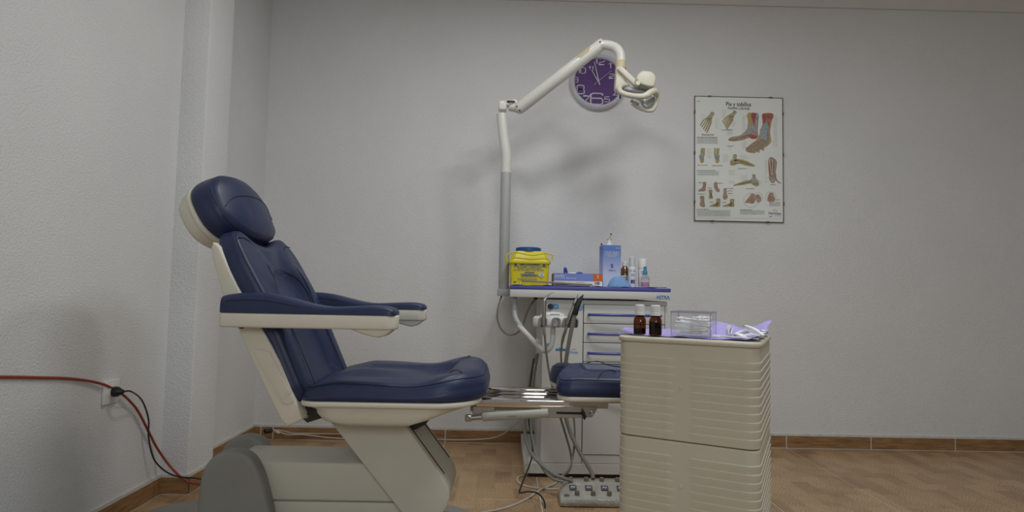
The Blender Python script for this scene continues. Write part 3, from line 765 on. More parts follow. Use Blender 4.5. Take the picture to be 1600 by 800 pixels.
# knob with its blue pill mark, and round mark
p = U(860, 479, CY); fr = lambda a, b_: (p.x + a, CY - 0.0006, p.z + b_)
bm = B(); flatpoly(bm, [fr(a, b_) for a, b_ in rrect(0.0, 0.040, -0.0125, 0.0125, 0.012, 6)]); mk('pill_mark', bm, BLUEP2, cp)
bm = B(); ribbon(bm, [(0.022, -0.006), (0.031, 0.006)], 0.003, lambda a, b_: (p.x + a, CY - 0.0010, p.z + b_)); mk('tool_symbol', bm, WHITE, cp)
bm = B(); lathe(bm, [(0, 0.016), (0.010, 0.016), (0.0125, 0.012), (0.0135, 0), (0, 0)], 20, M=Matrix.Translation((p.x, CY, p.z)) @ Matrix.Rotation(math.pi / 2, 4, 'X')); kb = mk('knob', bm, BLACK, cp)
p2 = U(907, 481, CY)
bm = B(); flatpoly(bm, [(p2.x + 0.0135 * math.cos(a), CY - 0.0006, p2.z + 0.0135 * math.sin(a)) for a in [2 * math.pi * k / 24 for k in range(24)]]); mk('round_mark', bm, BLUEP2, cp)
bm = B()
for r_ in (0.005, 0.009): ribbon(bm, [(r_ * math.cos(a), r_ * math.sin(a)) for a in [2 * math.pi * k / 16 for k in range(16)]], 0.0014, lambda a, b_: (p2.x + a, CY - 0.0010, p2.z + b_), closed=True)
mk('round_symbol', bm, WHITE, cp)
pa, pb, pc = U(857, 539, CY), U(876, 546, CY), U(893, 550.5, CY)
bm = textbm('W', 0.022, frame_xz(pa.x, CY - 0.0008, pa.z), bold=0.001)
mk('panel_lettering', bm, BLUEP, cp)
bm = textbm('odoba', 0.020, frame_xz(pb.x, CY - 0.0008, pb.z), bold=0.0012, sx=0.95); mk('panel_lettering', bm, BLUEP, cp)
bm = B(); textbm('Herbitas', 0.019, frame_xz(pc.x, CY - 0.0008, pc.z), bm=bm, sx=0.92)
ribbon(bm, [(-0.002, 0.009), (0.006, 0.014), (0.014, 0.0155), (0.020, 0.013)], 0.0016, frame_xz(pc.x, CY - 0.0008, pc.z))
mk('panel_lettering', bm, BLUEP, cp)
# instrument holder on its bent tube
HY = 2.62
bm = B()
tp = [U(804, 464, 2.86), U(804, 488, 2.84), U(807, 500, 2.82), U(815, 512, 2.79)]
tube(bm, smoothpath(tp, 8), 0.0125, 14); it = mk('holder_tube', bm, LAMPG, cab)
bm = B(); tp = [U(811, 509, 2.80), U(828, 527, 2.74), U(843, 543, 2.68), U(850, 548, 2.66), U(857, 546, 2.65), U(862, 538, 2.645), U(864, 525, 2.64), U(864, 510, 2.64)]
tube(bm, smoothpath(tp, 8), 0.0118, 14); mk('holder_arm', bm, CABW, cab)
p = U(840, 533, 2.70); bm = B(); lathe(bm, [(0, 0.016), (0.008, 0.016), (0.0105, 0.012), (0.0105, 0), (0, 0)], 16, M=Matrix.Translation(p) @ Matrix.Rotation(-math.pi / 2, 4, 'X')); mk('swivel_knob', bm, CABW, cab)
hl, hr = U(833, 503, HY), U(901, 503, HY)
zc = hl.z
bm = B(); prism(bm, rrect(hl.x, hr.x - 0.004, HY - 0.004, HY + 0.052, 0.026, 8), 'z', zc - 0.023, zc + 0.026, 0.014, 4); hb = mk('holder_body', bm, LAMPW, cab, smooth=60)
bm = B(); lathe(bm, [(0, 0.016), (0.030, 0.013), (0.048, 0.006), (0.056, 0.0), (0.056, -0.008), (0, -0.008)], 28, ((hl.x + hr.x) / 2 - 0.006, HY + 0.034, zc + 0.030), sy=0.5); hcap = mk('holder_cap', bm, LAMPW, cab, smooth=60)
bm = B()
for k in range(10): box(bm, (hl.x + hr.x) / 2 - 0.020 + k * 0.0042, (hl.x + hr.x) / 2 - 0.0172 + k * 0.0042, HY + 0.0062, HY + 0.0072, zc + 0.0322, zc + 0.0360)
mk('cap_print', bm, BLUEP, hcap)
HG = mat('holder_grey', (0.23, 0.23, 0.24), 0.45)
for i, px in enumerate((848, 869, 886, 899)):
    c0 = U(px, 503, HY - 0.006); w2 = 0.0185 if i < 3 else 0.012
    bm = B(); o = rrect(-w2, w2, -0.021, 0.021, 0.012, 6); inn = rrect(-w2 * 0.58, w2 * 0.58, -0.026, 0.015, 0.0085, 6)
    vs = []
    for yy in (HY - 0.020, HY + 0.004):
        vs.append(([bm.verts.new((c0.x + a, yy, zc + b_)) for a, b_ in o], [bm.verts.new((c0.x + a, yy, zc + max(b_, -0.0205))) for a, b_ in inn]))
    n = len(o)
    for q_ in range(n):
        r_ = (q_ + 1) % n
        bm.faces.new([vs[0][0][q_], vs[0][0][r_], vs[0][1][r_], vs[0][1][q_]]); bm.faces.new([vs[0][0][q_], vs[1][0][q_], vs[1][0][r_], vs[0][0][r_]])
        bm.faces.new([vs[0][1][q_], vs[0][1][r_], vs[1][1][r_], vs[1][1][q_]])
    bm.faces.new(vs[1][0])
    mk('instrument_slot', bm, HG, hb)
# bracket carrying the lamp pole
bm = B(); a, b_ = U(776, 449, 3.0), U(797, 463, 3.0)
box(bm, -0.036, 0.028, 2.995, 3.085, 0.836, 0.871, 0.004, 2); mk('pole_bracket', bm, LAMPG, cab)
# cable loop below the worktop
bm = B(); tube(bm, pathpx([(784, 461, 3.03), (782, 468, 3.01), (778, 481, 2.99), (777, 497, 2.98), (783, 514, 2.97), (795, 523, 2.96), (808, 520, 2.95), (817, 508, 2.95), (822, 492, 2.95), (829, 477, 2.95), (836, 468, 2.95)]), 0.0048, 8); mk('cable_loop', bm, HOSE, cab)
bm = B(); p = U(837, 467, 2.95); box(bm, p.x - 0.009, p.x + 0.009, 2.94, 2.96, 0.822, 0.8345, 0.002, 1); mk('cable_clip', bm, BLACK, cab)

# handpieces standing in the holder, each with its hose
hp = thing('spray_handpiece', U(851, 512, 2.60), 'slim steel spray handpiece with bent nozzle standing in the left holder slot', 'handpiece')
bm = B(); tube(bm, pathpx([(849.5, 508, 2.598), (850, 490, 2.598), (850.5, 470, 2.598)], 4), 0.0095, 14); mk('grip', bm, STEEL, hp)
bm = B(); P = pathpx([(850, 470, 2.598), (854, 464, 2.598), (859, 459.5, 2.597), (864, 456.5, 2.596), (867, 455.5, 2.596)], 5); n = len(P); tube(bm, P, lambda i: 0.0075 - 0.0058 * min(1, i / n * 1.6), 10); mk('nozzle', bm, STEEL, hp)
bm = B(); tube(bm, pathpx([(850, 507, 2.598), (850, 516, 2.598), (851, 524, 2.60)], 4), 0.0068, 10); mk('hose_collar', bm, HOSE, hp)
bm = B(); tube(bm, pathpx([(851, 520, 2.60), (853, 545, 2.62), (857, 575, 2.65), (862, 600, 2.67), (872, 640, 2.70), (884, 680, 2.72), (891, 705, 2.72), (893, 722, 2.71), (890, 734, 2.69), (882, 742, 2.67), (868, 745, 2.66), (852, 733, 2.68), (838, 708, 2.74), (831, 680, 2.80), (829, 655, 2.83), (830, 620, 2.84), (835, 570, 2.82)]), 0.0050, 8); mk('hose', bm, HOSE, hp)
hp = thing('drill_handpiece', U(888, 512, 2.60), 'grey drill handpiece leaning beside the black suction nozzle', 'handpiece')
bm = B(); P = pathpx([(886, 507, 2.598), (891, 494, 2.596), (895, 482, 2.594), (898, 473, 2.592), (901, 466, 2.592), (903, 459.5, 2.592)], 4); n = len(P)
rr = [0.0105, 0.0105, 0.0108, 0.011, 0.0112, 0.011, 0.010, 0.009, 0.0085, 0.0078, 0.007, 0.0085, 0.0095, 0.0085, 0.0065, 0.005, 0.0035, 0.0020, 0.0016, 0.0014, 0.0014]
tube(bm, P, lambda i: rr[min(i, len(rr) - 1)], 14); mk('grip', bm, STEEL, hp)
bm = B(); tube(bm, pathpx([(886, 506, 2.598), (884, 515, 2.60), (880, 528, 2.62), (877, 545, 2.64), (877, 565, 2.66), (880, 600, 2.69), (894, 640, 2.71), (898, 670, 2.71), (897, 700, 2.70), (892, 725, 2.68), (884, 738, 2.66), (876, 746, 2.65)]), lambda i: 0.0065 if i < 20 else 0.0046, 8); mk('hose', bm, HOSE, hp)
hp = thing('suction_nozzle', U(903, 500, 2.58), 'black angled suction nozzle on a pale corrugated hose', 'nozzle')
bm = B(); pts = [xz(a, b_, 2.575) for a, b_ in ((893, 490), (898, 478), (904, 466), (911.5, 460), (910, 467), (905, 481), (902, 493))]
prism(bm, pts, 'y', 2.562, 2.586, 0.003, 2); mk('nozzle_tip', bm, BLACK, hp)
bm = B(); corrugated(bm, pathpx([(899, 488, 2.574), (894, 510, 2.580), (889, 535, 2.595), (885, 560, 2.62), (880, 600, 2.66), (880, 630, 2.68), (885, 655, 2.69), (893, 680, 2.69), (905, 705, 2.67), (917, 725, 2.64), (924, 738, 2.620), (927, 748, 2.600)]), 0.0100); mk('suction_hose', bm, HOSE, hp)

# ------------------------------------------------------------------ examination lamp on its pole
LY = 3.045
lamp = thing('examination_lamp', (-0.004, LY, 0.871), 'white examination lamp on a tall grey pole with a jointed spring arm', 'lamp')
zb_, zg = 0.871, U(788, 270, LY).z
bm = B(); lathe(bm, [(0, zb_), (0.0255, zb_), (0.0265, zb_ + 0.004), (0.0265, zg - 0.003), (0.0255, zg), (0, zg)], 24, (-0.004, LY, 0)); mk('pole', bm, LAMPG, lamp)
bm = B(); P = smoothpath([(-0.004, LY, zg), (-0.004, LY, zg + 0.08), U(789.5, 232, LY), U(786, 205, LY), U(783.5, 178, LY)], 6); tube(bm, P, 0.0262, 20); mk('bent_tube', bm, LAMPW, lamp)
j = U(786, 168, LY)
bm = B(); box(bm, j.x - 0.024, j.x + 0.020, LY - 0.03, LY + 0.03, j.z - 0.022, j.z + 0.030, 0.011, 3); mk('joint_block', bm, LAMPW, lamp)
bm = B(); M_ = Matrix.Translation((j.x + 0.042, LY - 0.004, j.z + 0.018)) @ Matrix.Rotation(-0.15, 4, 'Y')
box(bm, -0.034, 0.034, -0.028, 0.028, -0.014, 0.018, 0.012, 3, M=M_); mk('joint_fork', bm, LAMPW, lamp)
bm = B(); lathe(bm, [(0, -0.005), (0.033, -0.005), (0.034, 0.0), (0.033, 0.005), (0, 0.005)], 24, M=Matrix.Translation((j.x + 0.040, LY - 0.006, j.z + 0.021))); mk('joint_washer', bm, DARK, lamp)
bm = B(); tube(bm, [U(797, 166, LY), U(815, 170, LY - 0.01)], 0.0255, 16); mk('joint_sleeve', bm, LAMPW, lamp)
a0, a1 = U(809, 171, LY - 0.012), U(943, 67, 2.90)
bm = B(); P = [a0.lerp(a1, t_) for t_ in (-0.025, 0.0, 0.03, 0.97, 1.0, 1.015)]; tube(bm, P, [0.017, 0.029, 0.0325, 0.0305, 0.028, 0.014], 24); sa = mk('spring_arm', bm, LAMPW, lamp, smooth=50)
dv = (a1 - a0).normalized(); sidev = Vector((0, -1, 0)); sidev = (sidev - dv * sidev.dot(dv)).normalized(); upv = dv.cross(sidev)
if upv.z < 0: upv = -upv
bm = B()
O = rrect(-0.036, 0.036, -0.45, 0.45, 0.02, 5)
pc0 = a0.lerp(a1, 0.80)
for k in range(1):
    rows_ = []
    for t_ in [x / 8 for x in range(9)]:
        ww = math.sqrt(max(0, 1 - abs(2 * t_ - 1) ** 4)) * 0.62
        rows_.append([bm.verts.new(pc0 + dv * (-0.042 + 0.084 * t_) + (sidev * math.cos(0.75 + ww * q_) + upv * math.sin(0.75 + ww * q_)) * 0.0319) for q_ in [-1, -0.5, 0, 0.5, 1]])
    for r0, r1 in zip(rows_, rows_[1:]):
        for q_ in range(4): bm.faces.new([r0[q_], r0[q_ + 1], r1[q_ + 1], r1[q_]])
mk('access_cover', bm, LAMPY, sa)
for (fx, sg) in ((0.012, 1), (0.975, 1)):
    c0 = a0.lerp(a1, fx)
    for an in (0.25, -0.55):
        bm = B(); lathe(bm, [(0, 0.003), (0.004, 0.003), (0.004, -0.002), (0, -0.002)], 10, M=Matrix.Translation(c0 + (sidev * math.cos(an) + upv * math.sin(an)) * 0.0295) @ (sidev * math.cos(an) + upv * math.sin(an)).to_track_quat('Z', 'Y').to_matrix().to_4x4()); mk('screw', bm, DARK, sa)
bm = B(); tube(bm, pathpx([(937, 71, 2.90), (946, 70, 2.89), (956, 72, 2.88), (963.5, 76, 2.875), (968.5, 83, 2.87), (970, 92, 2.87), (970, 102, 2.87)], 6), 0.0235, 18); mk('elbow_tube', bm, LAMPW, lamp)
bm = B(); tube(bm, [U(969.8, 96, 2.87), U(969.6, 107, 2.87)], 0.0262, 18); mk('collar', bm, LAMPY, lamp)
bm = B(); bb = [xz(a, b_, 2.87) for a, b_ in ((962, 106), (974, 106), (977, 112), (976, 138), (970, 143), (962, 143), (960, 140))]
prism(bm, bb, 'y', 2.847, 2.893, 0.007, 3); mk('knuckle', bm, LAMPC, lamp)
bm = B(); P = [U(968, 108, 2.845), U(996, 132, 2.83)]; dvv = (P[1] - P[0]); ang = math.atan2(dvv.z, dvv.x)
M_ = Matrix.Translation((P[0] + P[1]) / 2) @ Matrix.Rotation(-ang, 4, 'Y'); box(bm, -dvv.length / 2 - 0.008, dvv.length / 2 + 0.008, -0.010, 0.010, -0.014, 0.014, 0.006, 3, M=M_); mk('link_arm', bm, LAMPC, lamp)
# lamp head
hh = [xz(a, b_, 2.85) for a, b_ in ((991, 129), (994, 121), (1000, 116), (1008, 116), (1016, 118), (1021.5, 125), (1021, 132), (1018, 140), (1008, 140), (998, 137))]
bm = B(); prism(bm, smooth2(hh, 4), 'y', 2.80, 2.90, 0.010, 4); hs = mk('head_housing', bm, LAMPC, lamp, smooth=55)
e = U(996, 131, 2.80); bm = B(); lathe(bm, [(0, 0.012), (0.009, 0.012), (0.0115, 0.009), (0.0115, -0.012), (0, -0.012)], 16, M=Matrix.Translation(e) @ Matrix.Rotation(math.pi / 2, 4, 'X')); mk('pivot_knob', bm, LAMPC, lamp)
bm = B()
for q_ in range(3):
    for r_ in range(6 - q_):
        cpt = U(1002 + r_ * 2.2 - q_ * 0.4, 135.0 + r_ * 0.6 - q_ * 2.0, 2.80)
        lathe(bm, [(0, 0.001), (0.0017, 0.001), (0.0017, -0.001), (0, -0.001)], 8, M=Matrix.Translation((cpt.x, 2.7998, cpt.z)) @ Matrix.Rotation(math.pi / 2, 4, 'X'))
mk('vent_holes', bm, DARK, hs)
bm = B(); P = pathpx([(980, 133, 2.86), (973, 133, 2.84), (968, 137, 2.82), (969.5, 143, 2.80), (978, 147.5, 2.785), (990, 150, 2.775), (1002, 151, 2.77), (1010, 149, 2.77), (1016, 145, 2.78), (1022, 143, 2.80), (1026, 146, 2.82)], 6)
tube(bm, P, lambda i: 0.0125 + 0.004 * sstep(20, 50, i), 14); mk('front_handle', bm, LAMPC, lamp)
loop = [(1026, 146, 2.82), (1027.5, 151, 2.83), (1026, 160, 2.84), (1022.5, 169, 2.84), (1018, 173, 2.84), (1008, 172.5, 2.83), (997, 168, 2.82), (988, 162, 2.81)]
bm = B(); tube(bm, pathpx(loop, 6), 0.0085, 12); mk('bezel', bm, LAMPC, lamp)
bm = B(); vs = [U(988, 160, 2.812), U(1000, 152, 2.80), U(1012, 150, 2.80), U(1024, 147, 2.82), U(1026, 156, 2.838), U(1021, 169, 2.84), U(1008, 171, 2.832), U(996, 166, 2.82)]
f1 = [bm.verts.new(p_) for p_ in vs]; f2 = [bm.verts.new(p_ + Vector((0, 0.003, 0))) for p_ in vs]
bm.faces.new(f1); bm.faces.new(f2[::-1])
for i in range(8): bm.faces.new([f1[i], f1[(i + 1) % 8], f2[(i + 1) % 8], f2[i]])
mk('glass_shield', bm, GLASS, lamp, smooth=0)
RFL = mat('reflector', (0.55, 0.54, 0.52), 0.25, metal=0.6)
bm = B(); prism(bm, smooth2([xz(a, b_, 2.86) for a, b_ in ((1000, 153), (1012, 150), (1022, 149), (1023, 158), (1019, 167), (1010, 169), (1003, 163))], 3), 'y', 2.852, 2.878, 0.006, 3); mk('reflector', bm, RFL, lamp)
bm = B(); tube(bm, [U(980, 147, 2.84), U(1006, 158, 2.84)], 0.006, 8); tube(bm, [U(974, 138, 2.86), U(1016, 147, 2.86)], 0.0125, 12); mk('head_bracket', bm, LAMPG, lamp)
bm = B(); tube(bm, [U(986, 157, 2.812), U(998, 163, 2.818)], 0.0085, 12); mk('side_switch', bm, LAMPG, lamp)
bm = B(); box(bm, U(969, 150, 2.83).x - 0.003, U(969, 150, 2.83).x + 0.003, 2.825, 2.835, U(969, 154, 2.83).z, U(969, 141, 2.83).z, 0.001, 1); mk('stop_pin', bm, BLACK, lamp)

# ------------------------------------------------------------------ wall clock
cc = U(935, 128, YB - 0.02)
WY = YB
clk = thing('wall_clock', (cc.x, WY, cc.z), 'round purple wall clock with silver rim and white numerals behind the lamp arm', 'clock')
RO, RI = 0.166, 0.1385
RIM = mat('clock_rim', (0.66, 0.66, 0.72), 0.35, var=0.02, metal=0.15)
PURP = mat('clock_purple', (0.095, 0.036, 0.185), 0.6, var=0.05, vscale=60)
NUM = mat('clock_white', (0.52, 0.50, 0.55), 0.5, var=0.02)
Mc = Matrix.Translation((cc.x, WY, cc.z)) @ Matrix.Rotation(math.pi / 2, 4, 'X')
bm = B(); lathe(bm, [(RI, 0.004), (RI, 0.026), (RI + 0.004, 0.034), (RI + 0.012, 0.038), (RO - 0.006, 0.034), (RO, 0.024), (RO, 0.0), (RI, 0.0), (RI, 0.004)], 72, M=Mc); mk('rim', bm, RIM, clk, smooth=45)
bm = B(); lathe(bm, [(0, 0.016), (RI + 0.002, 0.016), (RI + 0.002, 0.002), (0, 0.002)], 64, M=Mc); face = mk('dial', bm, PURP, clk)
FYc = WY - 0.0175
pxm = 3.43 / FPX
def cf(px, py): return ((px / 6.66 + 880 - 935) * pxm, -((py / 6.66 + 60 - 128) * pxm))
D = {
 '0': ([[(0.25, 0), (0.75, 0), (1, 0.12), (1, 0.88), (0.75, 1), (0.25, 1), (0, 0.88), (0, 0.12)]], True),
 '1': ([[(0.0, 0.72), (0.6, 1), (0.6, 0)]], False),
 '2': ([[(0, 1), (0.8, 1), (1, 0.9), (1, 0.62), (0.85, 0.52), (0.15, 0.40), (0, 0.3), (0, 0), (1, 0)]], False),
 '4': ([[(0.75, 0), (0.75, 1), (0, 0.28), (1, 0.28)]], False),
 '5': ([[(1, 1), (0.05, 1), (0.05, 0.56), (0.8, 0.56), (1, 0.46), (1, 0.1), (0.8, 0), (0, 0)]], False),
 '6': ([[(1, 0.80), (1, 0.93), (0.82, 1), (0.2, 1), (0, 0.9), (0, 0.1), (0.2, 0), (0.85, 0), (1, 0.1), (1, 0.46), (0.85, 0.55), (0.02, 0.55)]], False),
 '7': ([[(0, 0.85), (0, 1), (1, 1), (0.4, 0)]], False),
 '8': ([[(0.2, 0.54), (0, 0.44), (0, 0.1), (0.2, 0), (0.8, 0), (1, 0.1), (1, 0.44), (0.8, 0.54)], [(0.2, 0.54), (0.05, 0.64), (0.05, 0.9), (0.2, 1), (0.8, 1), (0.95, 0.9), (0.95, 0.64), (0.8, 0.54)]], True),
 '9': ([[(0.1, 0), (0.85, 0), (1, 0.1), (1, 0.9), (0.85, 1), (0.1, 1)], [(0.1, 0.5), (1, 0.5)]], False),
 '3': ([[(0, 1), (0.85, 1), (1, 0.9), (1, 0.6), (0.85, 0.52), (0.2, 0.52)], [(0.85, 0.52), (1, 0.42), (1, 0.1), (0.85, 0), (0, 0)]], False)}
def digit(bm, ch, x0, y0, x1, y1, wd):      # crop pixels, y down
    for st in D[ch][0]:
        P = []
        for a, b_ in st:
            u, v = cf(x0 + (x1 - x0) * a, y1 + (y0 - y1) * b_); P.append((u, v))
        ribbon(bm, P, wd * 0.70, lambda a, b_: (cc.x + a, FYc, cc.z + b_), closed=D[ch][1])
nums = [('12', [('1', 330, 205, 362, 256), ('2', 372, 202, 430, 262)], 0.0062), ('1', [('1', 468, 240, 515, 302)], 0.0062), ('2', [('2', 482, 362, 532, 407)], 0.0062),
        ('3', [('3', 560, 420, 600, 490)], 0.007), ('4', [('4', 526, 548, 588, 606)], 0.006), ('5', [('5', 433, 610, 487, 664)], 0.0062), ('6', [('6', 288, 575, 414, 694)], 0.0100),
        ('7', [('7', 210, 606, 272, 660)], 0.0062), ('8', [('8', 136, 492, 218, 584)], 0.0080), ('9', [('9', 112, 408, 150, 458)], 0.0055), ('10', [('1', 146, 300, 172, 362), ('0', 176, 300, 228, 362)], 0.0062),
        ('11', [('1', 258, 282, 286, 320), ('1', 288, 284, 320, 326)], 0.0048)]
for nm, ds, wd in nums:
    bm = B()
    for ch, *r_ in ds: digit(bm, ch, *r_, wd)
    mk('numeral', bm, NUM, face, smooth=0)
def hand(name, x0, y0, x1, y1, w0, w1, yoff):
    a = Vector(cf(x0, y0)); b_ = Vector(cf(x1, y1)); d = (b_ - a).normalized(); n_ = Vector((-d.y, d.x)); bm = B()
    prism(bm, [tuple(Vector((cc.x, cc.z)) + q_) for q_ in (a + n_ * w0, a - n_ * w0, b_ - n_ * w1, b_ + n_ * w1)], 'y', FYc - yoff - 0.001, FYc - yoff); mk(name, bm, NUM, clk, smooth=0)
hand('hour_hand', 375, 470, 293, 326, 0.0032, 0.0022, 0.003)
hand('minute_hand', 378, 486, 320, 236, 0.0040, 0.0020, 0.005)
hand('second_hand', 318, 490, 503, 328, 0.0012, 0.0008, 0.007)
bm = B(); lathe(bm, [(0, 0.027), (0.005, 0.027), (0.006, 0.017), (0, 0.017)], 16, M=Matrix.Translation((cc.x + cf(367, 450)[0], WY, cc.z + cf(367, 450)[1])) @ Matrix.Rotation(math.pi / 2, 4, 'X')); mk('pivot', bm, NUM, clk)

# ------------------------------------------------------------------ anatomy poster
PTL = U(1085.5, 149.5, YB - 0.012); PW, PH = 0.5215, 0.738
pos = thing('anatomy_poster', (PTL.x + PW / 2, YB, PTL.z - PH), 'clip-framed anatomy poster of feet and ankles hanging on the back wall', 'poster')
bm = B(); box(bm, PTL.x + 0.002, PTL.x + PW - 0.002, YB - 0.008, YB, PTL.z - PH + 0.002, PTL.z - 0.002); mk('backing_board', bm, mat('board_brown', (0.16, 0.12, 0.08), 0.8), pos, smooth=0)
bm = B(); box(bm, PTL.x + 0.004, PTL.x + PW - 0.004, YB - 0.0095, YB - 0.008, PTL.z - PH + 0.004, PTL.z - 0.004); sheet = mk('sheet', bm, PAPER, pos, smooth=0)
PY = [YB - 0.0097]
def pf(cx, cy): return (PTL.x + (cx - 57) / 519 * PW, PY[0], PTL.z - (cy - 32 - (cx - 57) * 0.02) / 731 * PH)
INK = mat('ink_dark', (0.05, 0.045, 0.05), 0.7); INKG = mat('ink_grey', (0.40, 0.40, 0.40), 0.7, var=0.2, vscale=300)
BONE = mat('ink_bone', (0.46, 0.37, 0.19), 0.7, var=0.25, vscale=90); BONED = mat('ink_bone_dark', (0.20, 0.15, 0.07), 0.7, var=0.3, vscale=90)
SKIN = mat('ink_skin', (0.46, 0.31, 0.24), 0.7, var=0.2, vscale=60); SKIND = mat('ink_skin_dark', (0.25, 0.13, 0.09), 0.7, var=0.2, vscale=80)
MUSC = mat('ink_muscle', (0.42, 0.11, 0.09), 0.7, var=0.3, vscale=70); TEND = mat('ink_tendon', (0.36, 0.42, 0.46), 0.7, var=0.3, vscale=90); YEL = mat('ink_yellow', (0.50, 0.40, 0.10), 0.7)
CART_ = mat('ink_cartilage', (0.34, 0.44, 0.55), 0.7)
PM = [BONE, BONED, SKIN, SKIND, MUSC, TEND, YEL, INK, INKG, CART_, PAPER]
def layer(): PY[0] -= 0.000004
def poly(bm, pts, mi, n=4, sm=True):
    P = smooth2(pts, n) if sm else pts
    flatpoly(bm, [pf(*p) for p in P], mi); layer()
def stroke(bm, pts, wd, mi, sm=True):
    P = smooth2(pts, 5, False) if (sm and len(pts) > 2) else pts
    ribbon(bm, P, wd, pf, mi); layer()
def bones_foot(name, bx, by, tx, ty, nt, spread, heel):
    """skeleton of a foot from the heel (bx,by) to the toes (tx,ty)"""
    bm = B(); a = Vector((bx, by)); t = Vector((tx, ty)); d = (t - a).normalized(); n_ = Vector((-d.y, d.x)); L = (t - a).length
    def at(s, o): q = a + d * L * s + n_ * o; return (q.x, q.y)
    poly(bm, [at(0, -heel * 0.5), at(-0.04, 0), at(0, heel * 0.5), at(0.18, heel * 0.55), at(0.30, heel * 0.8), at(0.42, heel * 0.9), at(0.45, 0), at(0.42, -heel * 0.9), at(0.30, -heel * 0.7), at(0.16, -heel * 0.5)], 0)
    poly(bm, [at(0.14, -heel * 0.1), at(0.15, heel * 0.45), at(0.26, heel * 0.4), at(0.26, -heel * 0.2)], 9)
    for k in range(6): stroke(bm, [at(0.24 + 0.03 * k, -heel * 0.6 + k * heel * 0.16), at(0.30 + 0.025 * k, -heel * 0.1 + k * heel * 0.12)], 3.0, 1, False)
    for k in range(nt):
        o0 = (k / (nt - 1) - 0.5) * heel * 1.7; o1 = (k / (nt - 1) - 0.5) * spread; le = 1.0 - 0.16 * k / (nt - 1)
        w_ = 8 - k * 0.7
        stroke(bm, [at(0.40, o0), at(0.62 * le, o0 * 0.4 + o1 * 0.6), at(0.80 * le, o1), at(le, o1 * 1.05)], w_, 0)
        stroke(bm, [at(0.42, o0 + w_ * 0.55), at(0.62 * le, o0 * 0.4 + o1 * 0.6 + w_ * 0.5), at(le, o1 * 1.05 + w_ * 0.4)], 2.0, 1)
    return mk(name, bm, PM, sheet, smooth=0)
bones_foot('foot_bones_drawing', 164, 132, 104, 238, 5, 52, 22)
bones_foot('foot_bones_drawing', 296, 124, 226, 214, 5, 44, 21)
# the two large lower legs
bm = B()
poly(bm, [(368, 137), (430, 137), (427, 200), (424, 240), (428, 272), (420, 284), (396, 286), (372, 278), (340, 290), (300, 298), (262, 298), (256, 286), (276, 274), (320, 266), (348, 246), (366, 222), (370, 180)], 2)
poly(bm, [(388, 137), (418, 137), (412, 175), (406, 205), (400, 190)], 4); poly(bm, [(371, 137), (384, 137), (388, 190), (384, 230), (376, 225)], 6)
poly(bm, [(420, 138), (430, 138), (427, 205), (422, 250), (416, 220)], 5); poly(bm, [(372, 212), (396, 200), (412, 238), (400, 256), (372, 250)], 5)
poly(bm, [(372, 268), (404, 262), (424, 272), (416, 283), (390, 284)], 4)
for k in range(6): stroke(bm, [(380 + k * 3, 226 + k * 6), (345 - k * 3, 255 + k * 4), (290 - k * 2, 280 + k * 2.6)], 4.2, (5, 6, 5, 0, 5, 3)[k])
for k in range(5): stroke(bm, [(366 + k * 9, 205 + k * 7), (392 + k * 4, 240 + k * 5)], 3.4, (6, 9, 5, 4, 9)[k])
stroke(bm, [(256, 290), (285, 296), (330, 292), (372, 280)], 2, 3); stroke(bm, [(432, 140), (428, 200), (426, 250), (430, 272)], 2.4, 3)
mk('lower_leg_drawing', bm, PM, sheet, smooth=0)
bm = B()
poly(bm, [(454, 138), (518, 138), (508, 190), (500, 240), (503, 290), (494, 316), (470, 336), (438, 350), (410, 366), (378, 366), (358, 356), (358, 340), (384, 318), (420, 290), (436, 262), (444, 230), (456, 190)], 2)
poly(bm, [(456, 138), (478, 138), (476, 175), (466, 200), (457, 180)], 4); poly(bm, [(482, 138), (518, 138), (506, 176), (494, 214), (484, 190)], 4)
poly(bm, [(470, 190), (494, 210), (496, 262), (480, 292), (452, 286), (438, 260), (448, 222)], 5)
poly(bm, [(440, 230), (462, 215), (456, 256), (446, 262)], 8); poly(bm, [(494, 260), (506, 290), (498, 314), (490, 296)], 6)
for k in range(5):
    x_, y_ = (364, 384, 406, 430, 456)[k], (350, 358, 361, 357, 345)[k]
    stroke(bm, [(462 + k * 8, 284 + k * 3), (430 + k * 9, 315 + k * 3), (x_, y_)], 5.5, (0, 5, 0, 5, 0)[k]); stroke(bm, [(456 + k * 8, 288 + k * 3), (420 + k * 9, 318 + k * 3), (x_ - 6, y_ + 1)], 2.6, 3)
    poly(bm, [(x_ - 8, y_ + 2), (x_ - 2, y_ - 5), (x_ + 8, y_ - 2), (x_ + 8, y_ + 6), (x_, y_ + 9)], 2)
for k in range(5): stroke(bm, [(476 + k * 5, 150 + k * 4), (484 + k * 4, 210), (478 + k * 4, 290)], 2.4, (5, 3, 6, 4, 9)[k])
mk('lower_leg_drawing', bm, PM, sheet, smooth=0)
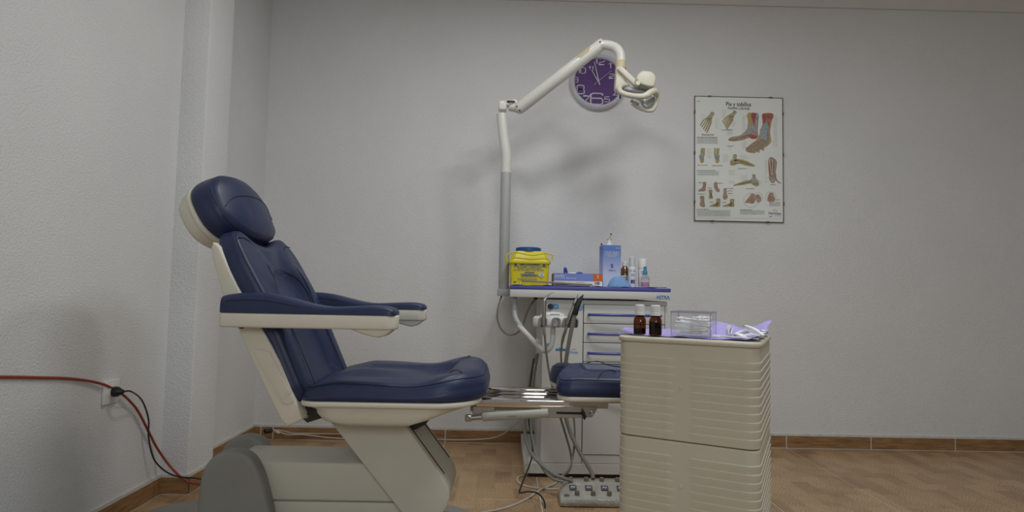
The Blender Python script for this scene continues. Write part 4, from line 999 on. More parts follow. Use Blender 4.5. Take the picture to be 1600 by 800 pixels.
# heels from behind
for x_ in (100, 190):
    bm = B(); s_ = 1 if x_ == 100 else -1
    poly(bm, [(x_ - 6, 343), (x_ + 12, 343), (x_ + 10, 372), (x_ + 14, 392), (x_ + 6, 404), (x_ - 14, 402), (x_ - 16, 386), (x_ - 8, 370)], 0); poly(bm, [(x_ + 14.5 * s_ - 4, 343), (x_ + 14.5 * s_ + 4, 343), (x_ + 14.5 * s_ + 2, 384), (x_ + 14.5 * s_ - 4, 384)], 0)
    poly(bm, [(x_ - 12, 380), (x_ + 12, 378), (x_ + 10, 396), (x_ - 12, 398)], 9); poly(bm, [(x_ - 9, 402), (x_ + 10, 402), (x_ + 12, 418), (x_ + 4, 427), (x_ - 6, 426), (x_ - 11, 414)], 0)
    stroke(bm, [(x_ - 14, 384), (x_, 392), (x_ + 12, 386)], 3, 1); stroke(bm, [(x_ - 10, 404), (x_, 400), (x_ + 11, 404)], 3, 1)
    mk('heel_drawing', bm, PM, sheet, smooth=0)
# side views of bones
bm = B(); poly(bm, [(284, 378), (304, 378), (303, 400), (314, 404), (350, 410), (384, 426), (411, 443), (400, 447), (360, 442), (318, 430), (292, 440), (272, 442), (264, 428), (268, 412), (284, 404)], 0)
stroke(bm, [(300, 408), (340, 420), (404, 444)], 3, 1); stroke(bm, [(272, 432), (296, 428), (330, 428)], 3, 1); poly(bm, [(292, 408), (302, 408), (302, 416), (292, 416)], 7); stroke(bm, [(284, 380), (280, 400), (264, 420)], 3, 9)
for k in range(5): stroke(bm, [(314 + k * 14, 408 + k * 4), (310 + k * 15, 424 + k * 4)], 2.4, 1, False)
mk('ankle_bones_drawing', bm, PM, sheet, smooth=0)
bm = B(); poly(bm, [(394, 494), (412, 494), (414, 514), (428, 534), (432, 556), (418, 563), (400, 556), (380, 546), (346, 554), (312, 557), (283, 560), (292, 552), (326, 540), (362, 528), (388, 524), (394, 512)], 0)
poly(bm, [(388, 518), (414, 516), (414, 536), (390, 540)], 5); stroke(bm, [(290, 557), (340, 546), (392, 538)], 3, 1); stroke(bm, [(396, 550), (412, 548), (428, 552)], 3, 1); stroke(bm, [(420, 515), (432, 535), (432, 552)], 2.5, 9)
for k in range(5): stroke(bm, [(320 + k * 14, 541 - k * 3), (326 + k * 14, 553 - k * 2)], 2.4, 1, False)
mk('ankle_bones_drawing', bm, PM, sheet, smooth=0)
# sole
bm = B(); poly(bm, [(494, 396), (508, 392), (526, 402), (538, 420), (537, 446), (531, 476), (534, 508), (526, 534), (512, 541), (498, 530), (492, 500), (488, 460), (487, 420)], 2); poly(bm, [(496, 430), (512, 420), (522, 460), (520, 500), (504, 506), (494, 470)], 3)
for k in range(5): stroke(bm, [(496 + k * 8, 402 + k * 3), (500 + k * 6, 440), (506 + k * 3, 500)], 3, (10, 4, 10, 4, 5)[k])
poly(bm, [(500, 508), (526, 508), (524, 528), (512, 534), (502, 526)], 5); stroke(bm, [(530, 512), (540, 532), (556, 543)], 6, 4); stroke(bm, [(556, 543), (562, 545)], 4, 9, False); stroke(bm, [(488, 505), (500, 535), (516, 542), (528, 532)], 3, 6)
mk('sole_drawing', bm, PM, sheet, smooth=0)
# the row of small feet
SM = [[(106, 540), (124, 540), (122, 570), (120, 588), (104, 592), (80, 593), (82, 584), (100, 574), (106, 560)], [(172, 542), (190, 542), (190, 565), (203, 584), (202, 595), (188, 596), (176, 580), (170, 560)],
      [(140, 586), (160, 586), (158, 612), (164, 630), (154, 636), (140, 632), (143, 612)], [(227, 577), (242, 577), (244, 606), (250, 624), (242, 638), (228, 640), (222, 622), (226, 602)], [(90, 622), (112, 622), (113, 650), (118, 680), (104, 683), (88, 672), (92, 648)],
      [(184, 638), (206, 636), (206, 664), (204, 680), (176, 682), (146, 681), (148, 675), (176, 664), (184, 654)], [(264, 640), (287, 638), (286, 662), (287, 680), (258, 680), (222, 682), (232, 672), (252, 666), (264, 656)]]
for i, P in enumerate(SM):
    bm = B(); poly(bm, P, 2 if i in (0, 1, 3, 4) else 0); c0 = (sum(p[0] for p in P) / len(P), sum(p[1] for p in P) / len(P))
    poly(bm, [(c0[0] + (p[0] - c0[0]) * 0.45 + 3, c0[1] + (p[1] - c0[1]) * 0.45 + 4) for p in P], 1 if i in (2, 5, 6) else 2, sm=True)
    stroke(bm, [(c0[0] + (p[0] - c0[0]) * 0.96, c0[1] + (p[1] - c0[1]) * 0.96) for p in P[:5]], 2.2, 3)
    mk('small_foot_drawing', bm, PM, sheet, smooth=0)
bm = B(); stroke(bm, [(250, 595), (264, 588), (278, 592)], 4, 0); stroke(bm, [(250, 605), (278, 605)], 4, 0, False); mk('arch_drawing', bm, PM, sheet, smooth=0)
# toes in circles
bm = B(); ci = lambda x, y, r: [(x + r * math.cos(2 * math.pi * k / 28), y + r * math.sin(2 * math.pi * k / 28)) for k in range(28)]
for (x, y, r) in ((386, 644, 42), (426, 628, 29), (502, 624, 30)): ribbon(bm, ci(x, y, r), 1.6, pf, 8, closed=True); layer()
poly(bm, [(388, 606), (408, 610), (412, 640), (400, 660), (376, 660), (352, 658), (356, 646), (372, 628)], 2); poly(bm, [(416, 612), (434, 612), (446, 632), (440, 654), (424, 654), (412, 636)], 2); poly(bm, [(492, 604), (512, 600), (522, 622), (526, 644), (508, 654), (486, 650), (482, 632)], 2)
for k in range(4): stroke(bm, [(360 + k * 11, 644 - k * 3), (366 + k * 11, 658 - k * 1)], 2, 3, False)
poly(bm, ci(500, 642, 4), 4); stroke(bm, [(486, 636), (504, 622), (520, 634)], 2, 3); stroke(bm, [(418, 634), (430, 626), (442, 636)], 2, 3); mk('toe_drawing', bm, PM, sheet, smooth=0)
# captions, leader lines and fine print
bm = B(); rnd = random.Random(3)
def lines(x0, x1, y0, y1, step, wd=1.2, mi=8, jit=10):
    y = y0
    while y < y1:
        a, b_ = x0 + rnd.random() * jit, x1 - rnd.random() * jit
        if b_ > a: ribbon(bm, [(a, y), (b_, y)], wd, pf, mi)
        y += step
for a in ((92, 122, 145, 200, 13), (128, 152, 150, 230, 200), (172, 200, 172, 232, 10), (214, 244, 118, 165, 10), (262, 300, 180, 215, 9), (330, 364, 150, 268, 9), (240, 282, 230, 266, 8), (512, 548, 148, 330, 9), (330, 366, 300, 345, 8), (126, 158, 344, 400, 9), (214, 256, 380, 425, 9), (316, 372, 385, 405, 8), (462, 486, 410, 545, 8), (320, 366, 500, 530, 9), (248, 300, 535, 550, 9), (430, 452, 530, 560, 9), (252, 300, 472, 500, 8), (255, 280, 330, 356, 9)): lines(*a)
for a in ((71, 194, 281, 314, 5.2), (71, 200, 477, 500, 5.2), (71, 266, 704, 736, 5.2), (322, 464, 704, 730, 5.2), (492, 556, 655, 676, 5.2)):
    y = a[2]
    while y < a[3]:
        scrawl(bm, a[1] - a[0] - 6 * rnd.random(), 2.8, (lambda xm, ym: (lambda p, q: pf(xm + p, ym - q)))((a[0] + a[1]) / 2, y), mi=8, wd=0.8); y += a[4]
for (x0, x1, y) in ((71, 190, 277), (71, 180, 471), (71, 140, 697), (322, 392, 700), (98, 170, 260), (102, 170, 266), (214, 280, 233), (76, 132, 440), (160, 222, 443), (314, 362, 460), (358, 406, 577), (500, 530, 552), (248, 282, 328), (80, 100, 542), (136, 158, 574), (194, 224, 545), (244, 284, 576), (76, 118, 608), (146, 168, 656), (220, 242, 657), (534, 560, 641), (70, 88, 64), (384, 402, 660)): scrawl(bm, x1 - x0, 3.6, (lambda xm, ym: (lambda p, q: pf(xm + p, ym - q)))((x0 + x1) / 2, y), mi=7, wd=0.9)
ribbon(bm, [(60, 745), (576, 752)], 1.0, pf, 8)
tag(mk('fine_print', bm, PM, sheet, smooth=0), kind='stuff')
kk = PW / 519
bm = textbm('Pie y tobillos', 36 * kk, lambda a, b_: tuple(Vector(pf(315, 82)) + Vector((a, 0, b_ - a * 0.0))), bold=0.0005, sx=0.80); mk('title_lettering', bm, INK, sheet, smooth=0)
bm = textbm('Anatomía y patología', 20 * kk, lambda a, b_: tuple(Vector(pf(316, 105)) + Vector((a, 0, b_))), bold=0.0002, sx=0.76); mk('subtitle_lettering', bm, INK, sheet, smooth=0)
bm = textbm('Herbitas', 25 * kk, lambda a, b_: tuple(Vector(pf(523, 720)) + Vector((a, 0, b_))), bold=0.0002, sx=0.84, mi=0); ribbon(bm, [(510, 706), (524, 698), (540, 706)], 3.5, pf, 1); ribbon(bm, [(490, 734), (500, 741), (510, 735)], 3.5, pf, 2); ribbon(bm, [(522, 735), (566, 735)], 2.2, pf, 3)
mk('logo_lettering', bm, [mat('ink_navy', (0.03, 0.06, 0.30), 0.7), YEL, MUSC, CART_], sheet, smooth=0)
bm = B(); box(bm, PTL.x, PTL.x + PW, YB - 0.0135, YB - 0.0115, PTL.z - PH, PTL.z, 0.0004, 1); mk('glass_pane', bm, pane_mat('poster_glass', (0.995, 1.0, 0.995), 1.3), pos, smooth=0)
CLIP = mat('clip_metal', (0.20, 0.15, 0.09), 0.4, metal=0.8)
for fx, fz in ((0.17, 0), (0.86, 0), (0.20, 1), (0.82, 1)):
    x = PTL.x + PW * fx; z = PTL.z + 0.001 - (PH + 0.002) * fz
    bm = B(); s_ = 1 if fz else -1
    box(bm, x - 0.009, x + 0.009, YB - 0.0155, YB, z - 0.001, z + 0.001); box(bm, x - 0.009, x + 0.009, YB - 0.0155, YB - 0.014, min(z, z + s_ * 0.006), max(z, z + s_ * 0.006)); mk('clip', bm, CLIP, pos, smooth=0)
for fz in (0.13, 0.46, 0.85):
    for s_ in (-1, 1):
        x = PTL.x - 0.001 if s_ < 0 else PTL.x + PW + 0.001; z = PTL.z - PH * fz
        bm = B(); box(bm, x - 0.001, x + 0.001, YB - 0.0155, YB, z - 0.009, z + 0.009); box(bm, min(x, x - s_ * 0.005), max(x, x - s_ * 0.005), YB - 0.0155, YB - 0.014, z - 0.009, z + 0.009); mk('clip', bm, CLIP, pos, smooth=0)
EDG = mat('board_edge', (0.12, 0.105, 0.09), 0.7)
bm = B()
for (x0, x1, z0, z1) in ((PTL.x - 0.0005, PTL.x + PW + 0.0005, PTL.z - 0.003, PTL.z), (PTL.x - 0.0005, PTL.x + 0.003, PTL.z - PH, PTL.z), (PTL.x - 0.0005, PTL.x + PW + 0.0005, PTL.z - PH, PTL.z - PH + 0.003), (PTL.x + PW - 0.0015, PTL.x + PW + 0.0005, PTL.z - PH, PTL.z)): box(bm, x0, x1, YB - 0.0114, YB - 0.006, z0, z1)
mk('board_edge', bm, EDG, pos, smooth=0)

# ------------------------------------------------------------------ things on the violet worktop
WZ = 0.888
# lilac paper under the things
def paper(name, pts, z, amp, label, nx=26, ny=14, base=None, lift=None):
    bm = B(); vs = []
    for j in range(ny + 1):
        row = []
        for i in range(nx + 1):
            a, b_ = i / nx, j / ny
            p = Vector(pts[0]).lerp(Vector(pts[1]), a).lerp(Vector(pts[3]).lerp(Vector(pts[2]), a), b_)
            e = min(a, 1 - a, b_, 1 - b_)
            h = amp * (0.25 + abs(math.sin(a * 17 + b_ * 5) * math.cos(b_ * 13 - a * 7))) * sstep(0.16, 0.0, e)
            if lift: h += lift(a, b_)
            row.append(bm.verts.new((p.x + 0.004 * math.sin(b_ * 21), p.y + 0.004 * math.sin(a * 26), z + 0.0008 + h)))
        vs.append(row)
    for j in range(ny):
        for i in range(nx): bm.faces.new([vs[j][i], vs[j][i + 1], vs[j + 1][i + 1], vs[j + 1][i]])
    o = mk(name, bm, LILAC, None, base=(pts[0][0], pts[0][1], z), smooth=70)
    sm = o.modifiers.new('thickness', 'SOLIDIFY'); sm.thickness = 0.0005
    return tag(o, label, 'paper')
paper('paper_sheet', [(0.030, 2.806), (0.40, 2.812), (0.40, 3.20), (0.032, 3.20)], WZ, 0.004, 'lilac paper lining under the yellow container and glove box')
paper('paper_sheet', [(0.42, 2.812), (0.735, 2.806), (0.74, 3.15), (0.42, 3.16)], WZ, 0.0035, 'lilac paper lining under the blue carton and bottles')
PZ = WZ + 0.0016

# yellow sharps container
YP = mat('yellow_plastic', (0.72, 0.62, 0.012), 0.35, var=0.05); BCAP = mat('blue_cap', (0.025, 0.11, 0.30), 0.4)
x0, x1 = U(797, 440, 2.90).x, U(857, 440, 2.90).x; cx = (x0 + x1) / 2
zr, zt2 = U(827, 411, 2.90).z, U(827, 392, 2.90).z
sh = thing('sharps_container', (cx, 2.975, PZ), 'yellow plastic sharps container with blue screw cap', 'container')
def tapered(bm, a0, a1, y0, y1, z0, b0, b1, c0, c1, z1, r, n=5, mi=0):
    A = [bm.verts.new((x, y, z0)) for x, y in rrect(a0, a1, y0, y1, r, n)]; Bv = [bm.verts.new((x, y, z1)) for x, y in rrect(b0, b1, c0, c1, r, n)]
    bm.faces.new(A[::-1]); bm.faces.new(Bv); k = len(A)
    for i in range(k): bm.faces.new([A[i], A[(i + 1) % k], Bv[(i + 1) % k], Bv[i]])
    for f in bm.faces: f.material_index = mi
bm = B(); tapered(bm, x0 + 0.003, x1 - 0.002, 2.905, 3.045, PZ, x0 - 0.003, x1 + 0.004, 2.90, 3.05, zr, 0.014); bd = mk('tub', bm, YP, sh)
bm = B(); prism(bm, rrect(x0 - 0.009, x1 + 0.010, 2.893, 3.057, 0.018, 5), 'z', zr - 0.004, zr + 0.012, 0.004, 2)
tapered(bm, x0 - 0.004, x1 + 0.005, 2.898, 3.052, zr + 0.012, x0 + 0.022, x1 - 0.018, 2.92, 3.03, zt2, 0.02); ld = mk('lid', bm, YP, sh)
bm = B(); z_ = zt2; k = 40; prof = [(0, z_ + 0.021), (0.056, z_ + 0.021), (0.0605, z_ + 0.018), (0.0605, z_), (0, z_)]; lathe(bm, prof, k, (cx - 0.004, 2.975, 0))
for q_ in range(k): 
    a = 2 * math.pi * q_ / k; box(bm, -0.0022, 0.0022, -0.0022, 0.0022, z_ + 0.001, z_ + 0.017, M=Matrix.Translation((cx - 0.004 + 0.0608 * math.cos(a), 2.975 + 0.0608 * math.sin(a), 0)) @ Matrix.Rotation(a, 4, 'Z'))
mk('screw_cap', bm, BCAP, sh)
bm = B(); P = [U(a, b_, 2.888) for a, b_ in ((793, 409), (791.5, 402), (795, 396), (805, 394), (818, 396.5), (830, 398.5), (842, 397.5), (852, 396), (861, 397.5), (863.5, 401), (862, 407))]
tube(bm, smoothpath(P, 5), 0.0032, 8); mk('carry_handle', bm, YP, sh)
NAVI = mat('ink_navy', (0.03, 0.06, 0.30), 0.7); TEALI = mat('ink_teal', (0.02, 0.16, 0.34), 0.7)
def cfz(pa, pb):  # pixel on the container's front
    p = U(pa, pb, 2.8985); return p
bm = B()
def fx(pxx, pyy, Y=2.8985, tl=0.0): 
    c0 = U(pxx, pyy, Y); return lambda a, b_: (c0.x + a, Y + (c0.z - b_ - PZ - 0.02) * 0.0 - 0.0, c0.z + b_ - a * tl)
textbm('LIMITE DE LLENADO', 0.0145, fx(828, 413.2), bold=0.0004, bm=bm, sx=0.72)
textbm('DESTRUIR CONFORME A LA REGLAMENTACION EN VIGOR', 0.0085, fx(828.5, 416.8), bold=0.0002, bm=bm, sx=0.72)
scrawl(bm, 0.115, 0.0058, fx(827.5, 419.4))
scrawl(bm, 0.150, 0.0058, fx(826.5, 422))
textbm('A', 0.018, fx(805.8, 413), bold=0.0012, bm=bm); textbm('A', 0.018, fx(850, 414.4), bold=0.0012, bm=bm)
c0 = U(827.5, 425.8, 2.8985); box(bm, c0.x - 0.024, c0.x + 0.024, 2.8982, 2.8986, c0.z - 0.002, c0.z + 0.002)
for k in range(3): scrawl(bm, 0.085 - 0.012 * (k % 2), 0.0032, fx(827, 428.6 + k * 1.4))
script_mark(bm, 0.098, 0.013, fx(824, 436.2), mi=1, wd=0.0017)
c0 = U(804.5, 440, 2.8985); box(bm, c0.x - 0.006, c0.x + 0.006, 2.8982, 2.8986, c0.z - 0.005, c0.z + 0.001)
c0 = U(846, 429.5, 2.8985)
flatpoly(bm, [(c0.x + a * 0.016, 2.8986, c0.z + b_ * 0.016) for a, b_ in ((0, 1), (1, 0), (0, -1), (-1, 0))], 2)
ribbon(bm, [(0, 0.0135), (0.0135, 0), (0, -0.0135), (-0.0135, 0)], 0.0009, lambda a, b_: (c0.x + a, 2.8984, c0.z + b_), closed=True)
for a in range(3): 
    an = math.pi / 2 + a * 2.094; ribbon(bm, [(0.003 * math.cos(an) + 0.0028 * math.cos(t_), 0.004 + 0.003 * math.sin(an) + 0.0028 * math.sin(t_)) for t_ in [k * 0.628 for k in range(10)]], 0.0011, lambda a_, b_: (c0.x + a_, 2.8983, c0.z + b_), closed=True)
for k in range(3): box(bm, c0.x - 0.007 + k * 0.0015, c0.x + 0.007 - k * 0.0015, 2.8982, 2.8985, c0.z - 0.003 - k * 0.003, c0.z - 0.0018 - k * 0.003)
mk('label_print', bm, [NAVI, TEALI, PAPER], bd, smooth=0)

# glove box
gx0, gx1 = U(865, 440, 2.87).x, U(941, 440, 2.87).x; gz = U(900, 428.5, 2.87).z + 0.003
gb = thing('glove_box', ((gx0 + gx1) / 2, 2.93, PZ), 'blue and white carton of disposable gloves with an orange corner', 'box')
GB = mat('box_blue', (0.19, 0.26, 0.63), 0.5); GO = mat('box_orange', (0.62, 0.14, 0.02), 0.5); GT = mat('box_brown', (0.30, 0.27, 0.17), 0.6)
Y0, Y1 = 2.865, 2.985
bm = B(); box(bm, gx0, gx1, Y0, Y1, PZ, gz, 0.0012, 1)
for f in bm.faces:
    f.material_index = 0
bx_ = mk('carton', bm, WHITE, gb, smooth=0)
zm = PZ + (gz - PZ) * 0.42; xo = gx1 - 0.045
bm = B()
flatpoly(bm, [(gx0, Y0 - 0.0004, zm), (xo, Y0 - 0.0004, zm), (xo, Y0 - 0.0004, gz), (gx0, Y0 - 0.0004, gz)], 0); flatpoly(bm, [(xo, Y0 - 0.0004, zm), (gx1, Y0 - 0.0004, zm), (gx1, Y0 - 0.0004, gz), (xo, Y0 - 0.0004, gz)], 1)
flatpoly(bm, [(gx0 - 0.0004, Y0, PZ + 0.001), (gx0 - 0.0004, Y1, PZ + 0.001), (gx0 - 0.0004, Y1, gz), (gx0 - 0.0004, Y0, gz)], 2); flatpoly(bm, [(gx0, Y0, gz + 0.0004), (gx1, Y0, gz + 0.0004), (gx1, Y1, gz + 0.0004), (gx0, Y1, gz + 0.0004)], 0)
flatpoly(bm, [(gx0 - 0.0006, Y0, PZ + 0.001), (gx0 - 0.0006, Y0 + 0.02, PZ + 0.001), (gx0 - 0.0006, Y0 + 0.02, gz), (gx0 - 0.0006, Y0, gz)], 1)
mk('colour_panels', bm, [GB, GO, GT], bx_, smooth=0)
bm = B(); zf = zm + (gz - zm) * 0.68
textbm('Sensiflex', 0.017, lambda a, b_: (gx0 + 0.005 + a, Y0 - 0.0009, zf + b_), align='LEFT', bm=bm, sx=0.8, mi=0)
scrawl(bm, 0.105, 0.0045, lambda a, b_: (gx0 + 0.058 + a, Y0 - 0.0009, zf - 0.011 + b_), mi=0, wd=0.0008)
textbm('S', 0.022, lambda a, b_: (gx1 - 0.022 + a, Y0 - 0.0009, zf - 0.002 + b_), bm=bm, mi=0)
textbm('100', 0.017, lambda a, b_: (gx1 - 0.026 + a, Y0 - 0.0009, PZ + 0.016 + b_), bm=bm, bold=0.0006, mi=1)
for (xa, n) in ((gx0 + 0.010, 5), (gx0 + 0.110, 5)):
    for k in range(3): box(bm, xa, xa + 0.06 - 0.012 * k, Y0 - 0.0009, Y0 - 0.0005, PZ + 0.009 + k * 0.005, PZ + 0.0105 + k * 0.005, mi=2)
for k in range(3): box(bm, xo - 0.004 + k * 0.012, xo + 0.004 + k * 0.012, Y0 - 0.0009, Y0 - 0.0005, PZ + 0.002, PZ + 0.006, mi=1)
mk('box_print', bm, [WHITE, INK, INKG], bx_, smooth=0)
GLV = mat('glove_blue', (0.07, 0.10, 0.42), 0.5)
for nm, P in (('glove_tip', [(882, 431, 2.92), (882, 425, 2.915), (883, 419, 2.91), (885, 423, 2.91), (886, 430, 2.92)]), ('glove_tip', [(898, 429.5, 2.91), (903, 427, 2.90), (908, 427, 2.90), (911, 429.5, 2.905)])):
    bm = B(); Q = pathpx(P, 5); tube(bm, Q, lambda i: 0.0045 * (0.4 + math.sin(math.pi * min(1, max(0, i / len(Q))))), 8); mk(nm, bm, GLV, gb)
bm = B(); Q = pathpx([(887, 430, 2.93), (892, 427.5, 2.93), (899, 428, 2.93), (904, 430, 2.93)], 5); tube(bm, Q, 0.006, 8); mk('tissue', bm, WHITE, gb)

# slanting steel tray in front of them
tr = thing('instrument_tray', U(870, 447, 2.83), 'thin grey metal tray lying aslant at the worktop edge', 'tray')
ta, tb = U(816, 439.5, 2.825), U(925, 446.0, 2.825)
d_ = (tb - ta); ang = math.atan2(d_.z, d_.x); ta.z = max(ta.z, PZ + 0.01)
bm = B(); M_ = Matrix.Translation((ta + tb) / 2 + Vector((0, 0.016, 0.002))) @ Matrix.Rotation(-ang, 4, 'Y') @ Matrix.Rotation(math.radians(3), 4, 'X')
prism(bm, rrect(-d_.length / 2, d_.length / 2, -0.017, 0.017, 0.010, 6), 'z', -0.0025, 0.0015, 0.001, 2, M=M_); mk('tray_base', bm, mat('tray_metal', (0.33, 0.33, 0.40), 0.35, metal=0.5), tr)
bm = B(); P = [M_ @ Vector((a, b_, 0.002)) for a, b_ in rrect(-d_.length / 2, d_.length / 2, -0.017, 0.017, 0.010, 6)]; tube(bm, P, 0.0026, 8, closed=True); mk('tray_rim', bm, mat('tray_rim', (0.30, 0.24, 0.17), 0.4, metal=0.5), tr)
p = U(813, 443, 2.815); bm = B(); lathe(bm, [(0, 0.012), (0.004, 0.011), (0.006, 0.006), (0.0045, 0.0), (0, 0.0)], 12, (p.x, p.y, PZ)); box(bm, p.x - 0.003, p.x + 0.012, p.y - 0.003, p.y + 0.003, PZ, PZ + 0.003, 0.001, 1); mk('clip_pin', bm, CHROME, None, base=(p.x, p.y, PZ))
tag(bpy.data.objects['clip_pin'], 'tiny shiny metal clip at the yellow container\'s foot', 'clip')

# tall blue carton of liquid with a needle stuck in its cap
kx0, kx1 = U(941, 440, 2.90).x, U(970, 440, 2.90).x; kz = U(955, 383, 2.90).z
ct = thing('liquid_carton', ((kx0 + kx1) / 2, 2.95, PZ), 'tall blue carton marked S with a white screw neck', 'carton')
CAR = bpy.data.materials.new('carton_blue_fade'); CAR.use_nodes = True; nt = CAR.node_tree; b = nt.nodes['Principled BSDF']; b.inputs['Roughness'].default_value = 0.45
tc = nt.nodes.new('ShaderNodeTexCoord'); sx_ = nt.nodes.new('ShaderNodeSeparateXYZ'); nt.links.new(tc.outputs['Generated'], sx_.inputs[0]); r = nt.nodes.new('ShaderNodeValToRGB')
r.color_ramp.elements[0].position = 0.25; r.color_ramp.elements[0].color = (0.58, 0.63, 0.80, 1); r.color_ramp.elements[1].position = 0.88; r.color_ramp.elements[1].color = (0.12, 0.22, 0.58, 1)
nt.links.new(sx_.outputs['Z'], r.inputs['Fac']); nt.links.new(r.outputs['Color'], b.inputs['Base Color'])
bm = B(); M_ = Matrix.Translation((kx1, 2.90, 0)) @ Matrix.Rotation(math.radians(5), 4, 'Z'); wK = (kx1 - kx0) * 0.99
box(bm, -wK, 0, 0, 0.075, PZ, kz, 0.002, 2, M=M_); cb = mk('carton_body', bm, CAR, ct, smooth=0)
bm = B(); fk = lambda X, Z: (lambda a, b_: tuple(M_ @ Vector((X + a, -0.0006, Z + b_))))
H_ = kz - PZ
textbm('S', 0.026, fk(-wK / 2, PZ + H_ * 0.50), bm=bm, bold=0.001, mi=0); textbm('1000 ml', 0.0105, fk(-wK / 2, PZ + H_ * 0.395), bm=bm, bold=0.0002, mi=0)
for k, s_ in enumerate((0.94, 0.8, 0.86, 0.55)): scrawl(bm, wK * s_ * 0.9, 0.0045, fk(-wK / 2, PZ + H_ * (0.835 - 0.034 * k)), mi=1, wd=0.0008)
scrawl(bm, 0.020, 0.004, fk(-wK * 0.18, PZ + H_ * 0.93), mi=1, wd=0.0008); scrawl(bm, 0.018, 0.004, fk(-wK * 0.55, PZ + H_ * 0.075), mi=0, wd=0.0008)
mk('carton_print', bm, [NAVI, WHITE], cb, smooth=0)
nk = M_ @ Vector((-wK * 0.56, 0.035, 0))
bm = B(); lathe(bm, [(0, kz + 0.028), (0.011, kz + 0.028), (0.013, kz + 0.026), (0.013, kz + 0.010), (0.015, kz + 0.008), (0.016, kz), (0, kz)], 20, (nk.x, nk.y, 0)); nc = mk('neck', bm, WHITE, ct)
bm = B(); lathe(bm, [(0, kz + 0.031), (0.0115, kz + 0.031), (0.0125, kz + 0.027), (0, kz + 0.027)], 20, (nk.x, nk.y, 0)); mk('neck_ring', bm, STEEL, ct)
sy_ = thing('syringe', (nk.x, nk.y, kz + 0.031), 'thin syringe with amber needle hub stuck into the carton neck', 'syringe')
t0 = Vector((nk.x - 0.004, nk.y, kz + 0.020)); td = (U(960, 349, nk.y) - U(952, 371, nk.y)).normalized()
bm = B(); tube(bm, [t0, t0 + td * 0.030], [0.0022, 0.0030], 8); mk('needle_hub', bm, mat('amber_hub', (0.55, 0.36, 0.05), 0.4), sy_)
bm = B(); tube(bm, [t0 + td * 0.030, t0 + td * 0.072], 0.0030, 10); tube(bm, [t0 + td * 0.072, t0 + td * 0.0735], 0.0055, 10); mk('barrel', bm, CLEAR, sy_)
bm = B(); tube(bm, [t0 + td * 0.036, t0 + td * 0.041], 0.0050, 10); mk('plunger', bm, BLACK, sy_)
bm = B(); p = U(938, 381.5, 2.93); prism(bm, [(p.x - 0.003, kz - 0.002), (p.x + 0.007, kz + 0.001), (p.x + 0.001, kz + 0.010), (p.x - 0.002, kz + 0.006)], 'y', 2.90, 2.906, 0.0004, 1); mk('torn_corner', bm, INK, cb)

# pale blue moulded mask
mp_ = U(968, 447, 2.87); MB_ = mat('mask_blue', (0.20, 0.37, 0.62), 0.9, var=0.05, vscale=40, bump=0.2, bscale=500)
bm = B(); prof = [(0.056, 0.0), (0.0575, 0.003), (0.053, 0.012), (0.046, 0.026), (0.034, 0.041), (0.018, 0.0505), (0, 0.054)]; lathe(bm, prof, 36, (0, 0, 0), sy=0.75)
for v in bm.verts:
    v.co.x += -0.006 * (v.co.z / 0.054) ; v.co.z *= 1.0 + 0.05 * math.sin(v.co.x * 160)
bmesh.ops.translate(bm, verts=bm.verts, vec=(mp_.x, 2.872, PZ)); ms = mk('face_mask', bm, MB_, None, base=(mp_.x, 2.872, PZ), smooth=60)
tag(ms, 'pale blue cup-shaped face mask lying in front of the bottles', 'mask')

def lathe_part(name, prof, c, mt, parent, seg=24, sx=1, sy=1): 
    bm = B(); lathe(bm, prof, seg, c, sx=sx, sy=sy); return mk(name, bm, mt, parent)
AMBER = mat('amber_glass', (0.18, 0.075, 0.012), 0.08, var=0.1, coat=0.5); 
# amber bottle half hidden behind
b1 = U(976, 446, 3.02); bt = thing('medicine_bottle', (b1.x, 3.02, PZ), 'amber medicine bottle with white cap behind the white spray cans', 'bottle')
lathe_part('glass', [(0, 0), (0.024, 0), (0.026, 0.004), (0.026, 0.075), (0.022, 0.092), (0.013, 0.104), (0.011, 0.110), (0, 0.110)], (b1.x, 3.02, PZ), AMBER, bt)
lathe_part('cap', [(0, 0.132), (0.012, 0.132), (0.0135, 0.130), (0.0135, 0.108), (0, 0.108)], (b1.x, 3.02, PZ), WHITE, bt)
bm = B(); lathe(bm, [(0.0263, 0.018), (0.0264, 0.019), (0.0264, 0.060), (0.0263, 0.061)], 28, (b1.x, 3.02, PZ)); lb = mk('label', bm, PAPER, bt)
bm = B(); 
for k in range(3): 
    for q_ in range(6): 
        a = -2.4 + q_ * 0.22; box(bm, -0.0022, 0.0022, -0.0003, 0.0003, 0.03 + 0.010 * k, 0.034 + 0.010 * k, M=Matrix.Translation((b1.x + 0.0267 * math.cos(a), 3.02 + 0.0267 * math.sin(a), PZ)) @ Matrix.Rotation(a + math.pi / 2, 4, 'Z'))
mk('label_print', bm, [mat('ink_maroon', (0.16, 0.03, 0.03), 0.7)], bt, smooth=0)
